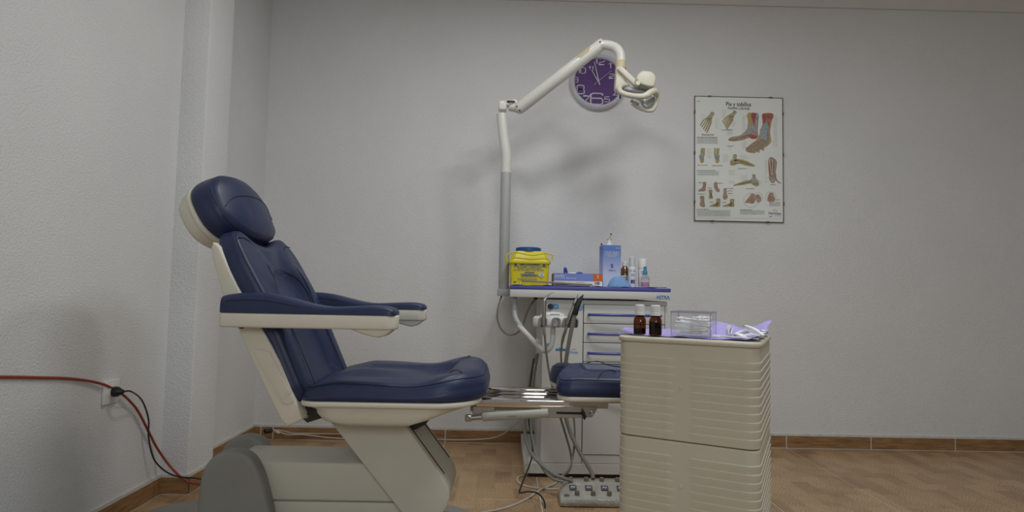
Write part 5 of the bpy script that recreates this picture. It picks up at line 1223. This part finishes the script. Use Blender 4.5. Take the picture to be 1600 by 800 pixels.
# white foam bottle
b2 = U(987.5, 447, 2.955); Yb = 2.955; bt = thing('foam_bottle', (b2.x, Yb, PZ), 'white foam dispenser bottle with blue square mark and translucent cap', 'bottle')
lathe_part('bottle_body', [(0, 0), (0.0185, 0), (0.0200, 0.003), (0.0200, 0.092), (0.0185, 0.100), (0.0165, 0.103), (0, 0.103)], (b2.x, Yb, PZ), WHITE, bt)
lathe_part('clear_cap', [(0, 0.153), (0.012, 0.153), (0.015, 0.149), (0.0162, 0.103), (0, 0.103)], (b2.x, Yb, PZ), mat('frosted_cap', (0.66, 0.67, 0.66), 0.3, var=0.02), bt)
def curved(b_, Yy, R, z):       # prints wrapped on a bottle
    return lambda a, h: (b_.x + (R + 0.0006) * math.sin(a / R), Yy - (R + 0.0006) * math.cos(a / R), PZ + z + h)
bm = B(); scrawl(bm, 0.030, 0.0055, curved(b2, Yb, 0.020, 0.082)); scrawl(bm, 0.018, 0.004, curved(b2, Yb, 0.020, 0.066), wd=0.0008); scrawl(bm, 0.016, 0.004, curved(b2, Yb, 0.020, 0.060), wd=0.0008)
f_ = curved(b2, Yb, 0.020, 0.030)
for i in range(4):
    a0_, a1_ = -0.010 + 0.005 * i, -0.005 + 0.005 * i; flatpoly(bm, [f_(a0_, -0.009), f_(a1_, -0.009), f_(a1_, 0.009), f_(a0_, 0.009)], 0)
f2_ = curved(b2, Yb, 0.0204, 0.030); ribbon(bm, [(-0.003, -0.006), (0.003, -0.004), (0.003, 0.007)], 0.003, f2_, 1)
mk('bottle_print', bm, [mat('ink_blue', (0.02, 0.06, 0.33), 0.6), YEL], bt, smooth=0)
# white can behind the pink bottle
b3 = U(1004, 449, 2.985); Yb3 = 2.985; bt = thing('spray_can', (b3.x, Yb3, PZ), 'white spray can with plain white cap behind the pink bottle', 'can')
lathe_part('can_body', [(0, 0), (0.0205, 0), (0.0222, 0.002), (0.0222, 0.092), (0.0205, 0.096), (0, 0.096)], (b3.x, Yb3, PZ), WHITE, bt)
lathe_part('can_cap', [(0, 0.146), (0.0195, 0.146), (0.0215, 0.143), (0.0218, 0.097), (0, 0.097)], (b3.x, Yb3, PZ), WHITE, bt)
bm = B(); scrawl(bm, 0.024, 0.006, curved(b3, Yb3, 0.0222, 0.080)); scrawl(bm, 0.022, 0.008, curved(b3, Yb3, 0.0222, 0.052), wd=0.0018); scrawl(bm, 0.014, 0.008, curved(b3, Yb3, 0.0222, 0.040), wd=0.0018); scrawl(bm, 0.022, 0.004, curved(b3, Yb3, 0.0222, 0.071), wd=0.0008); mk('can_print', bm, [mat('ink_plum', (0.10, 0.08, 0.22), 0.6)], bt, smooth=0)
# little spray bottle with pink liquid
b4 = U(1008, 449, 2.90); Yb4 = 2.90; bt = thing('spray_bottle', (b4.x, Yb4, PZ), 'small clear spray bottle of pink liquid with teal pump', 'bottle')
PINK = mat('pink_liquid', (0.62, 0.20, 0.36), 0.25, var=0.05)
lathe_part('liquid', [(0, 0.001), (0.0185, 0.001), (0.0195, 0.003), (0.0195, 0.027), (0, 0.027)], (b4.x, Yb4, PZ), PINK, bt)
lathe_part('bottle_body', [(0, 0), (0.019, 0), (0.0205, 0.003), (0.0205, 0.048), (0.018, 0.056), (0.011, 0.062), (0.010, 0.064), (0, 0.064)], (b4.x, Yb4, PZ), mat('misty_plastic', (0.80, 0.78, 0.82), 0.15, trans=0.75, ior=1.15, var=0.02), bt)
TEAL = mat('teal_plastic', (0.05, 0.27, 0.42), 0.35)
lathe_part('pump_collar', [(0, 0.084), (0.0095, 0.084), (0.0112, 0.080), (0.0112, 0.063), (0, 0.063)], (b4.x - 0.001, Yb4, PZ), TEAL, bt)
lathe_part('pump_head', [(0, 0.104), (0.0065, 0.104), (0.0075, 0.101), (0.0075, 0.084), (0, 0.084)], (b4.x - 0.001, Yb4, PZ), TEAL, bt)
bm = B(); f_ = curved(b4, Yb4, 0.0206, 0.052); ribbon(bm, [(-0.004, 0.004), (0, 0), (0.004, 0.004)], 0.002, f_); mk('heart_mark', bm, MUSC, bt, smooth=0)
# dark flat blade and small plates on the worktop's right end
bm = B(); a, b_ = U(1014, 450.6, 2.83), U(1040, 452.4, 2.83); prism(bm, [(a.x, 2.822), (b_.x, 2.818), (b_.x + 0.004, 2.826), (a.x, 2.834)], 'z', PZ + 0.001, PZ + 0.004, 0.0006, 1); o = mk('nail_file', bm, mat('file_dark', (0.06, 0.045, 0.03), 0.6), None, base=(a.x, 2.82, PZ)); tag(o, 'dark flat nail file at the right end of the worktop', 'file')
bm = B(); a = U(1000, 451, 2.815); lathe(bm, [(0, 0.001), (0.018, 0.001), (0.024, 0.003), (0.0245, 0.0045), (0.018, 0.0025), (0, 0.0022)], 28, (a.x, 2.838, PZ), sy=0.7); o = mk('saucer', bm, WHITE, None, base=(a.x, 2.838, PZ)); tag(o, 'small white saucer beside the pale blue mask', 'saucer')

# ------------------------------------------------------------------ beige drawer tower
CW, CD, CT, CRZ = 0.320, 0.330, 0.760, math.radians(-27.5)
cart = thing('drawer_tower', (0.268, 1.430, 0.0), 'beige ribbed plastic drawer tower with lilac paper on top', 'drawer unit', rz=CRZ)
CM = MW[cart]
def plan(inset=0.0, r=0.028, n=7, nf=40, ns=24):
    """outline points with normals and a tag: ('l'|'f'|'r', fraction)"""
    x0, x1, y0, y1 = inset, CW - inset, inset, CD
    out = []
    for k in range(ns): t = k / (ns - 1); out.append(((x0, y1 + (y0 + r - y1) * t), (-1, 0), ('l', t)))
    for k in range(1, n): a = math.pi + math.pi / 2 * k / n; out.append(((x0 + r + r * math.cos(a), y0 + r + r * math.sin(a)), (math.cos(a), math.sin(a)), ('lc', k / n)))
    for k in range(nf + 1): t = k / nf; out.append(((x0 + r + (x1 - x0 - 2 * r) * t, y0), (0, -1), ('f', t)))
    for k in range(1, n): a = -math.pi / 2 + math.pi / 2 * k / n; out.append(((x1 - r + r * math.cos(a), y0 + r + r * math.sin(a)), (math.cos(a), math.sin(a)), ('rc', k / n)))
    for k in range(ns): t = k / (ns - 1); out.append(((x1, y0 + r + (y1 - y0 - r) * t), (1, 0), ('r', t)))
    return out
def drawer_front(z0, z1):
    per = 0.0182; zs = []; nr = 10; top = z1 - 0.031
    zs = [(z1, 0), (z1 - 0.003, 0), (top + 0.001, 0)]
    for k in range(nr):
        t = top - k * per
        zs += [(t, 0.0), (t - 0.0014, 0.0021), (t - 0.0035, 0.0022), (t - per * 0.55, 0.0011), (t - per * 0.97, 0.0001)]
    zs += [(z0 + 0.002, 0), (z0, 0)]
    P = plan(0.004); bm = B(); rows = []
    for z, off in zs:
        row = []
        for (p, n_, (tg, t)) in P:
            m_ = 1.0
            if tg in ('l', 'lc'): m_ = 0.45
            if tg == 'f': m_ = max(sstep(0.385, 0.365, t), sstep(0.545, 0.565, t))
            ins = 0.002 if z in (z1, z0) else 0.0
            o = off * m_ - ins
            row.append(bm.verts.new((p[0] + n_[0] * o, p[1] + n_[1] * o, z)))
        rows.append(row)
    for a, b_ in zip(rows, rows[1:]):
        for i in range(len(P) - 1): bm.faces.new([a[i], a[i + 1], b_[i + 1], b_[i]])
    for r_ in (rows[0], rows[-1]): bm.faces.new(r_)
    bm.faces.new([r_[0] for r_ in rows] + [r_[-1] for r_ in rows[::-1]])
    return bm
zz = [0.747, 0.528, 0.309, 0.090]
for a, b_ in zip(zz, zz[1:]):
    d = mk('drawer', drawer_front(b_ + 0.0025, a), CART, cart, smooth=28, local=True)
    bm = B(); lathe(bm, [(0, 0.0010), (0.004, 0.0010), (0.0048, 0.0), (0, 0.0)], 16, M=Matrix.Translation((0.028 + (CW - 0.056) * 0.465, 0.0038, (a + b_) / 2 + 0.012)) @ Matrix.Rotation(math.pi / 2, 4, 'X')); mk('moulding_dot', bm, CART, d, local=True)
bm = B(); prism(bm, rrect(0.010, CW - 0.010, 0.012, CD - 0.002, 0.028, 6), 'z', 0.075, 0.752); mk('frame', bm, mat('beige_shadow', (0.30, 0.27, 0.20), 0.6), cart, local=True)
bm = B(); prism(bm, rrect(-0.001, CW + 0.001, -0.001, CD, (0.030, 0.030, 0.012, 0.012), 8), 'z', 0.7475, CT, 0.0055, 4); mk('top_panel', bm, CART, cart, local=True, smooth=40)
bm = B(); prism(bm, rrect(0.002, CW - 0.002, 0.002, CD - 0.002, 0.028, 6), 'z', 0.052, 0.0895, 0.004, 2); mk('base', bm, CART, cart, local=True)
for x_, y_ in ((0.04, 0.04), (CW - 0.04, 0.04), (0.04, CD - 0.04), (CW - 0.04, CD - 0.04)):
    bm = B(); lathe(bm, [(0, -0.011), (0.018, -0.011), (0.025, -0.006), (0.025, 0.006), (0.018, 0.011), (0, 0.011)], 20, M=Matrix.Translation((x_, y_, 0.025)) @ Matrix.Rotation(math.pi / 2, 4, 'X')); box(bm, x_ - 0.012, x_ + 0.012, y_ - 0.016, y_ + 0.016, 0.040, 0.053, 0.003, 1); mk('caster', bm, BLACK, cart, local=True)
def cl(x, y, z=0.0): return CM @ Vector((x, y, CT + z))
# lilac paper on the tower
def lift(a, b_): return 0.026 * sstep(0.72, 1.0, b_) * (0.35 + 0.65 * abs(math.sin(a * 7.5 + 0.4))) * sstep(0.30, 0.5, a) + 0.012 * sstep(0.12, 0.0, a) * sstep(0.6, 0.2, b_) + 0.010 * sstep(0.86, 1.0, a)
q_ = [cl(-0.004, 0.030), cl(0.316, 0.022), cl(0.322, 0.318), cl(0.004, 0.318)]
paper('paper_sheet', [(p.x, p.y) for p in q_], CT, 0.003, 'crumpled lilac paper sheet lying on the beige drawer tower', nx=40, ny=26, lift=lift)
for o in bpy.data.objects:
    if o.name.startswith('paper_sheet'):
        for v in o.data.vertices: pass
TZ = CT + 0.0032
# two amber dropper bottles
AGL = pane_mat('amber_glass_clear', (0.42, 0.20, 0.045), 1.5)
def amber_bottle(px, Y, fill, label):
    c0 = U(px, 520, Y); c_ = (c0.x, Y, TZ)
    t = thing('amber_bottle', c_, label, 'bottle')
    ml = AGL
    lathe_part('glass', [(0, 0), (0.0128, 0), (0.0146, 0.002), (0.0146, 0.033), (0.0132, 0.0385), (0.0095, 0.0435), (0.0082, 0.047), (0, 0.047)], c_, ml, t, 28)
    lathe_part('liquid', [(0, 0.0015), (0.0125, 0.0015), (0.0136, 0.003), (0.0136, fill), (0, fill)], c_, mat('dark_liquid', (0.012, 0.008, 0.010), 0.25), t, 28)
    lathe_part('cap', [(0, 0.0712), (0.0092, 0.0712), (0.0106, 0.0695), (0.0109, 0.0535), (0.0120, 0.0525), (0.0122, 0.0462), (0, 0.0462)], c_, WHITE, t, 28)
    bm = B()
    for k in range(22):
        a = 2 * math.pi * k / 22; box(bm, -0.0006, 0.0006, -0.0006, 0.0006, 0.0545, 0.0685, M=Matrix.Translation((c_[0] + 0.0108 * math.cos(a), c_[1] + 0.0108 * math.sin(a), TZ)) @ Matrix.Rotation(a, 4, 'Z'))
    mk('cap_ridges', bm, WHITE, t, smooth=0)
amber_bottle(999.5, 1.445, 0.0145, 'small amber glass bottle with white cap, nearly empty')
amber_bottle(1024, 1.416, 0.031, 'small amber glass bottle with white cap, nearly full of dark liquid')
# acrylic box with cotton swabs
ax0, ax1, ay0, ay1, AH = 0.124, 0.212, 0.026, 0.112, 0.056
ab = thing('acrylic_box', cl((ax0 + ax1) / 2, (ay0 + ay1) / 2, 0.0032), 'clear acrylic box with a round lid knob, full of cotton swabs', 'box', rz=CRZ)
w_ = 0.0022; X2, Y2 = (ax1 - ax0) / 2, (ay1 - ay0) / 2
bm = B(); box(bm, -X2, X2, -Y2, Y2, 0, 0.003); mk('floor_panel', bm, CLEAR, ab, local=True, smooth=0)
for (a, b_, c_, d_) in ((-X2, X2, -Y2, -Y2 + w_), (-X2, X2, Y2 - w_, Y2), (-X2, -X2 + w_, -Y2 + w_, Y2 - w_), (X2 - w_, X2, -Y2 + w_, Y2 - w_), (-0.001, 0.001, -Y2 + w_, Y2 - w_)):
    bm = B(); box(bm, a, b_, c_, d_, 0.003, AH); mk('side_panel' if abs(a) > 0.002 else 'divider', bm, CLEAR, ab, local=True, smooth=0)
bm = B(); box(bm, -X2 - 0.001, X2 + 0.001, -Y2 - 0.001, Y2 + 0.001, AH + 0.0003, AH + 0.0030, 0.0006, 1); li = mk('lid', bm, CLEAR, ab, local=True, smooth=0)
bm = B(); lathe(bm, [(0, 0.0), (0.0045, 0.0), (0.004, 0.003), (0.0075, 0.006), (0.0095, 0.0105), (0.0078, 0.0155), (0.004, 0.0180), (0, 0.0186)], 24, (0, -0.012, AH + 0.0030)); mk('lid_knob', bm, CLEAR, li, local=True)
EDGE = mat('acrylic_edge', (0.62, 0.60, 0.72), 0.2, var=0.02, trans=0.5, ior=1.3)
for ex in (-X2, X2):
    for ey in (-Y2, Y2):
        bm = B(); box(bm, ex - 0.0008, ex + 0.0008, ey - 0.0008, ey + 0.0008, 0.001, AH); mk('edge', bm, EDGE, ab, local=True, smooth=0)
for (a, b_, c_, d_) in ((-X2 - 0.001, X2 + 0.001, -Y2 - 0.0016, -Y2 - 0.0002), (-X2 - 0.001, X2 + 0.001, Y2 + 0.0002, Y2 + 0.0016), (-X2 - 0.0016, -X2 - 0.0002, -Y2, Y2), (X2 + 0.0002, X2 + 0.0016, -Y2, Y2)):
    bm = B(); box(bm, a, b_, c_, d_, AH - 0.0012, AH + 0.0028); mk('lid_edge', bm, EDGE, li, local=True, smooth=0)
# swabs: one mesh, many copies
bm = B(); Ls = 0.074
prof = [(0, -Ls / 2), (0.0012, -Ls / 2 + 0.0005), (0.0021, -Ls / 2 + 0.003), (0.0022, -Ls / 2 + 0.007), (0.0016, -Ls / 2 + 0.012), (0.0011, -Ls / 2 + 0.014)]
prof = prof + [(r_, -z_) for r_, z_ in prof[::-1]]
lathe(bm, prof, 8, M=Matrix.Rotation(math.pi / 2, 4, 'Y')); sw0 = mk('cotton_swab', bm, COTTON, None)
tag(sw0, 'white cotton swab heaped inside the clear acrylic box', 'cotton swab', 'cotton swabs in the acrylic box')
AM = MW[ab]; rs = random.Random(11); firstused = False
def put_swab(M_, label=None, group=None):
    global firstused
    o = sw0 if not firstused else sw0.copy()
    if firstused: C.objects.link(o)
    firstused = True
    o.matrix_world = M_
    if label: o['label'] = label; o['group'] = group
n1 = 0
for k in range(64):
    lay = k // 8; i = k % 8
    ang = rs.uniform(-0.10, 0.10)
    tilt = rs.uniform(-0.05, 0.05) + 0.05 * (1 if lay > 5 else 0)
    y_ = -Y2 + 0.008 + i * (2 * Y2 - 0.016) / 7; z_ = 0.0062 + lay * 0.0042 + rs.uniform(0, 0.001) + (0.004 if lay == 7 else 0)
    x_ = rs.uniform(-0.0035, 0.0035)
    if lay == 7 and i % 2: continue
    if i in (3, 4) and lay < 2: pass
    put_swab(AM @ Matrix.Translation((x_, y_, z_)) @ Matrix.Rotation(ang, 4, 'Z') @ Matrix.Rotation(tilt, 4, 'Y'))
for k in range(12):   # some lying crosswise on the right, tips to the front
    x_ = 0.006 + (k % 6) * 0.0056; z_ = 0.0405 + (k // 6) * 0.0042
    put_swab(AM @ Matrix.Translation((x_, 0.001, z_)) @ Matrix.Rotation(math.pi / 2 + rs.uniform(-0.06, 0.06), 4, 'Z') @ Matrix.Rotation(rs.uniform(-0.03, 0.03), 4, 'Y'))
for (x_, y_, a) in ((0.252, 0.030, 0.20), (0.256, 0.042, -0.35), (0.250, 0.052, 0.06)):
    p = cl(x_, y_, 0.0032 + 0.0026 + 0.0036 * (0.052 - y_) / 0.022)
    put_swab(Matrix.Translation(p) @ Matrix.Rotation(CRZ + a, 4, 'Z'), 'loose white cotton swab beside the acrylic box', 'loose cotton swabs on the lilac paper')
# white folded pads
def folded(name, lx, ly, rz, tilt, gap, label, pos, th=0.0028, bend=0.35):
    """a pad folded over on itself: two leaves joined by a round fold"""
    bm = B(); pts = []
    n = 8
    for k in range(n + 1): pts.append((-lx / 2 + lx * k / n, gap * 0.5 * (k / n) ** 0.6 + bend * 0.01 * math.sin(math.pi * k / n)))
    low = [(-lx / 2 + lx * k / n * 0.93, -gap * 0.5 * (k / n) ** 0.6) for k in range(n + 1)]
    path = pts[::-1] + [(-lx / 2 - 0.0018, 0)] + low
    up = []
    P = [Vector(p) for p in path]; L, R = [], []
    for i in range(len(P)):
        a = P[max(i - 1, 0)]; b_ = P[min(i + 1, len(P) - 1)]; d = (b_ - a).normalized(); q = Vector((-d.y, d.x)) * th / 2; L.append(P[i] + q); R.append(P[i] - q)
    out = [(p.x, p.y) for p in L] + [(p.x, p.y) for p in R[::-1]]
    mz = min(p[1] for p in out)
    out = [(a, b_ - mz) for a, b_ in out]
    M_ = Matrix.Translation(pos) @ Matrix.Rotation(rz, 4, 'Z') @ Matrix.Rotation(tilt, 4, 'Y')
    prism(bm, out, 'y', -ly / 2, ly / 2, M=M_)
    o = mk(name, bm, COTTON, None, base=pos, smooth=50); tag(o, label, 'pad')
    o['group'] = 'folded white pads on the lilac paper'
    return o
z3 = 0.0036
folded('folded_pad', 0.040, 0.020, CRZ + 2.6, -0.02, 0.004, 'flat folded white pad, lowest of the pile on the lilac paper', cl(0.262, 0.085, z3), th=0.003)
folded('folded_pad', 0.034, 0.022, CRZ + 0.2, -0.0, 0.006, 'flat white pad beside the metal tool on the lilac paper', cl(0.296, 0.050, z3 + 0.001), th=0.0032)
folded('folded_pad', 0.026, 0.020, CRZ + 0.4, -1.35, 0.004, 'folded white pad standing upright on its edge', cl(0.246, 0.110, z3 + 0.012), th=0.003)
folded('folded_pad', 0.050, 0.012, CRZ - 0.5, 0.42, 0.003, 'narrow thick white pad leaning over the others', cl(0.296, 0.088, z3 + 0.012), th=0.0055)
folded('folded_pad', 0.036, 0.010, CRZ + 0.5, -0.22, 0.003, 'slim white strip between the upright pad and the leaning pad', cl(0.272, 0.105, z3 + 0.006), th=0.0035)
# nail nippers
np_ = cl(0.306, 0.150, 0.016); ni = thing('nail_nippers', np_, 'small dark steel nippers at the corner of the lilac paper', 'nippers')
ux = (CM.to_3x3() @ Vector((1, 0.25, 0))).normalized(); uy = (CM.to_3x3() @ Vector((-0.25, 1, 0))).normalized()
for s_ in (-1, 1):
    bm = B(); c0 = np_ + ux * 0.008 + uy * s_ * 0.007
    tube(bm, [c0 + ux * 0.0085 * math.cos(a) + uy * 0.006 * math.sin(a) + Vector((0, 0, 0.002 * math.sin(a))) for a in [2 * math.pi * k / 20 for k in range(20)]], 0.0016, 8, closed=True); tube(bm, [c0 - ux * 0.008, np_ - ux * 0.014 - uy * s_ * 0.002, np_ - ux * 0.026 - uy * s_ * 0.001], [0.0018, 0.0022, 0.0010], 8); mk('handle_ring', bm, STEEL, ni)

# ------------------------------------------------------------------ wrapped foot control on the floor
fo = thing('foot_control', (0.40, 2.53, 0.0), 'grey multi-button foot control wrapped in clear plastic on the floor', 'foot control')
WRAP = mat('wrapped_plastic', (0.42, 0.41, 0.36), 0.2, var=0.15, vscale=30, bump=0.8, bscale=60, bdist=0.006, coat=0.9)
prof = [(2.452, 0.002), (2.448, 0.008), (2.449, 0.029), (2.455, 0.034), (2.518, 0.038), (2.556, 0.062), (2.605, 0.066), (2.622, 0.058), (2.622, 0.002)]
t = bmesh.new(); rows_ = []
for k in range(9):
    x = 0.243 + 0.30 * k / 8; s_ = sstep(0, 0.16, k / 8) ; row = []
    for (y, z) in prof: 
        row.append(t.verts.new((x + (0.030 if z > 0.05 and k == 0 else 0), y, z * (0.88 + 0.12 * s_))))
    rows_.append(row)
for a, b_ in zip(rows_, rows_[1:]):
    for i in range(len(prof)): t.faces.new([a[i], b_[i], b_[(i + 1) % len(prof)], a[(i + 1) % len(prof)]])
t.faces.new(rows_[0]); t.faces.new(rows_[-1][::-1])
bmesh.ops.bevel(t, geom=t.edges[:], offset=0.003, segments=2, affect='EDGES'); mk('housing', t, WRAP, fo, smooth=60)
LBL = mat('button_label', (0.09, 0.09, 0.10), 0.4); KNB = mat('button_brown', (0.20, 0.17, 0.13), 0.4)
for i, x in enumerate((0.302, 0.368, 0.434, 0.50)):
    bm = B(); M_ = Matrix.Translation((x, 2.536, 0.0505)) @ Matrix.Rotation(math.radians(32), 4, 'X'); box(bm, -0.015, 0.015, -0.013, 0.013, -0.003, 0.0035, 0.002, 1, M=M_); b0 = mk('button_label', bm, LBL, fo)
    bm = B(); ribbon(bm, [(-0.009, -0.003), (-0.004, 0.004), (0.002, -0.002), (0.009, 0.004)], 0.0025, lambda a, b_: tuple(M_ @ Vector((a, b_, 0.0041)))); mk('button_symbol', bm, WHITE, b0, smooth=0)
    bm = B(); lathe(bm, [(0, 0.018), (0.008, 0.017), (0.010, 0.012), (0.010, -0.004), (0, -0.004)], 16, (x + 0.012, 2.490, 0.036)); mk('foot_button', bm, KNB, fo)
    bm = B(); lathe(bm, [(0, 0.014), (0.008, 0.013), (0.010, 0.010), (0.010, -0.006), (0, -0.006)], 16, (x - 0.004, 2.585, 0.066)); mk('foot_button', bm, KNB, fo)
bm = B(); box(bm, 0.262, 0.282, 2.475, 2.497, 0.026, 0.0375, 0.002, 1); mk('button_label', bm, LBL, fo)
bm = B(); p = Vector((0.296, 2.4485, 0.017)); lathe(bm, [(0, 0.002), (0.006, 0.002), (0.008, 0.0), (0, 0.0)], 16, M=Matrix.Translation(p) @ Matrix.Rotation(math.pi / 2, 4, 'X')); mk('round_stud', bm, WRAP, fo)

# ------------------------------------------------------------------ hoses and cords on the floor
def cord(name, pts, r, mt, label, cat, corr=False, n=8):
    P = pathpx(pts, n) if len(pts[0]) == 3 and pts[0][0] > 20 else smoothpath(pts, n)
    bm = B()
    if corr: corrugated(bm, P, r)
    else: tube(bm, P, r, 8)
    o = mk(name, bm, mt, None, base=P[-1]); return tag(o, label, cat)
cord('corrugated_hose', [(838, 552, 2.90), (831, 575, 2.91), (827, 600, 2.91), (823, 630, 2.90), (820, 655, 2.88), (820, 675, 2.86), (824, 695, 2.80), (833, 712, 2.72), (848, 728, 2.62), (866, 741, 2.55), (880, 747, 2.55), (894, 752, 2.57)], 0.0085, HOSE, 'grey corrugated hose curving from beside the cabinet to the foot control', 'hose', True)
cord('flexible_hose', [(841, 552, 2.93), (836, 580, 2.94), (832, 610, 2.94), (829, 640, 2.92), (829, 665, 2.88), (832, 690, 2.80), (838, 712, 2.72), (850, 735, 2.64), (864, 748, 2.59), (880, 753, 2.58)], 0.0055, HOSE, 'smooth grey hose beside the corrugated hose at the cabinet corner', 'hose')
cord('black_cord', [(834, 560, 2.89), (830, 590, 2.89), (826, 625, 2.88), (826, 655, 2.86), (830, 680, 2.82), (832, 705, 2.76), (829, 722, 2.70), (822, 740, 2.63), (816, 755, 2.58), (811.5, 769, 2.535), (816, 769.5, 2.535), (826, 768, 2.535), (838, 770, 2.53), (846, 776, 2.50), (851, 786, 2.46), (851, 800, 2.42), (846, 820, 2.34)], 0.0034, BLACK, 'thin black cord dropping beside the cabinet and bending on the floor', 'cord')
def fl(px, py, z=0.004):
    d = CF * FPX + CR * (px - 800.0) - CU * (py - 400.0); return tuple(CAM + d * ((z - CAMZ) / d.z))
cord('white_cord', [fl(884, 762), fl(866, 764), fl(846, 763.5), fl(828, 761), fl(814, 756.5), fl(808, 750), fl(812, 744.5), fl(826, 741.5), fl(842, 741), fl(858, 743.5), fl(869, 747), fl(870, 753, 0.005), fl(860, 759, 0.007), fl(846, 764, 0.011), fl(836, 771, 0.007), fl(820, 781), fl(800, 790), fl(780, 796), fl(758, 800), fl(742, 806)], 0.0040, CORDW, 'off-white cord coiled once on the floor by the foot control', 'cord', n=10)
cord('extension_lead', [(432, 672, 3.425), (445, 674, 3.42), (458, 677, 3.415), (480, 677.5, 3.425), (520, 678, 3.43), (570, 679, 3.43), (640, 683, 3.43), (700, 687, 3.42), (735, 687, 3.40), (765, 685, 3.38), (785, 679, 3.33), (800, 667, 3.25), (812, 656, 3.18), (818, 640, 3.12), (826, 600, 3.08)], 0.0032, CORDW, 'white cord clipped along the skirting of the back wall', 'cord')
cord('extension_lead', [(436, 675, 3.405), (450, 679, 3.40), (470, 679, 3.40), (490, 681, 3.395), (515, 684, 3.38), (545, 686, 3.36), (580, 690, 3.33), (620, 690, 3.30), (650, 695, 3.27)], 0.0034, CORDW, 'white cord lying on the floor below the cord on the skirting', 'cord')
ad = thing('cable_connector', fl(421, 683), 'black cable connector with a white sleeve in the room corner', 'connector')
a, b_ = U(414, 674, 3.30), U(424, 672.5, 3.36); bm = B(); tube(bm, [a, a.lerp(b_, 0.1), a.lerp(b_, 0.9), b_], [0.008, 0.014, 0.014, 0.010], 12); mk('plug_body', bm, BLACK, ad)
bm = B(); tube(bm, pathpx([(423, 672, 3.36), (430, 673.5, 3.40), (437, 677, 3.405)], 5), 0.008, 10); mk('sleeve', bm, CORDW, ad)
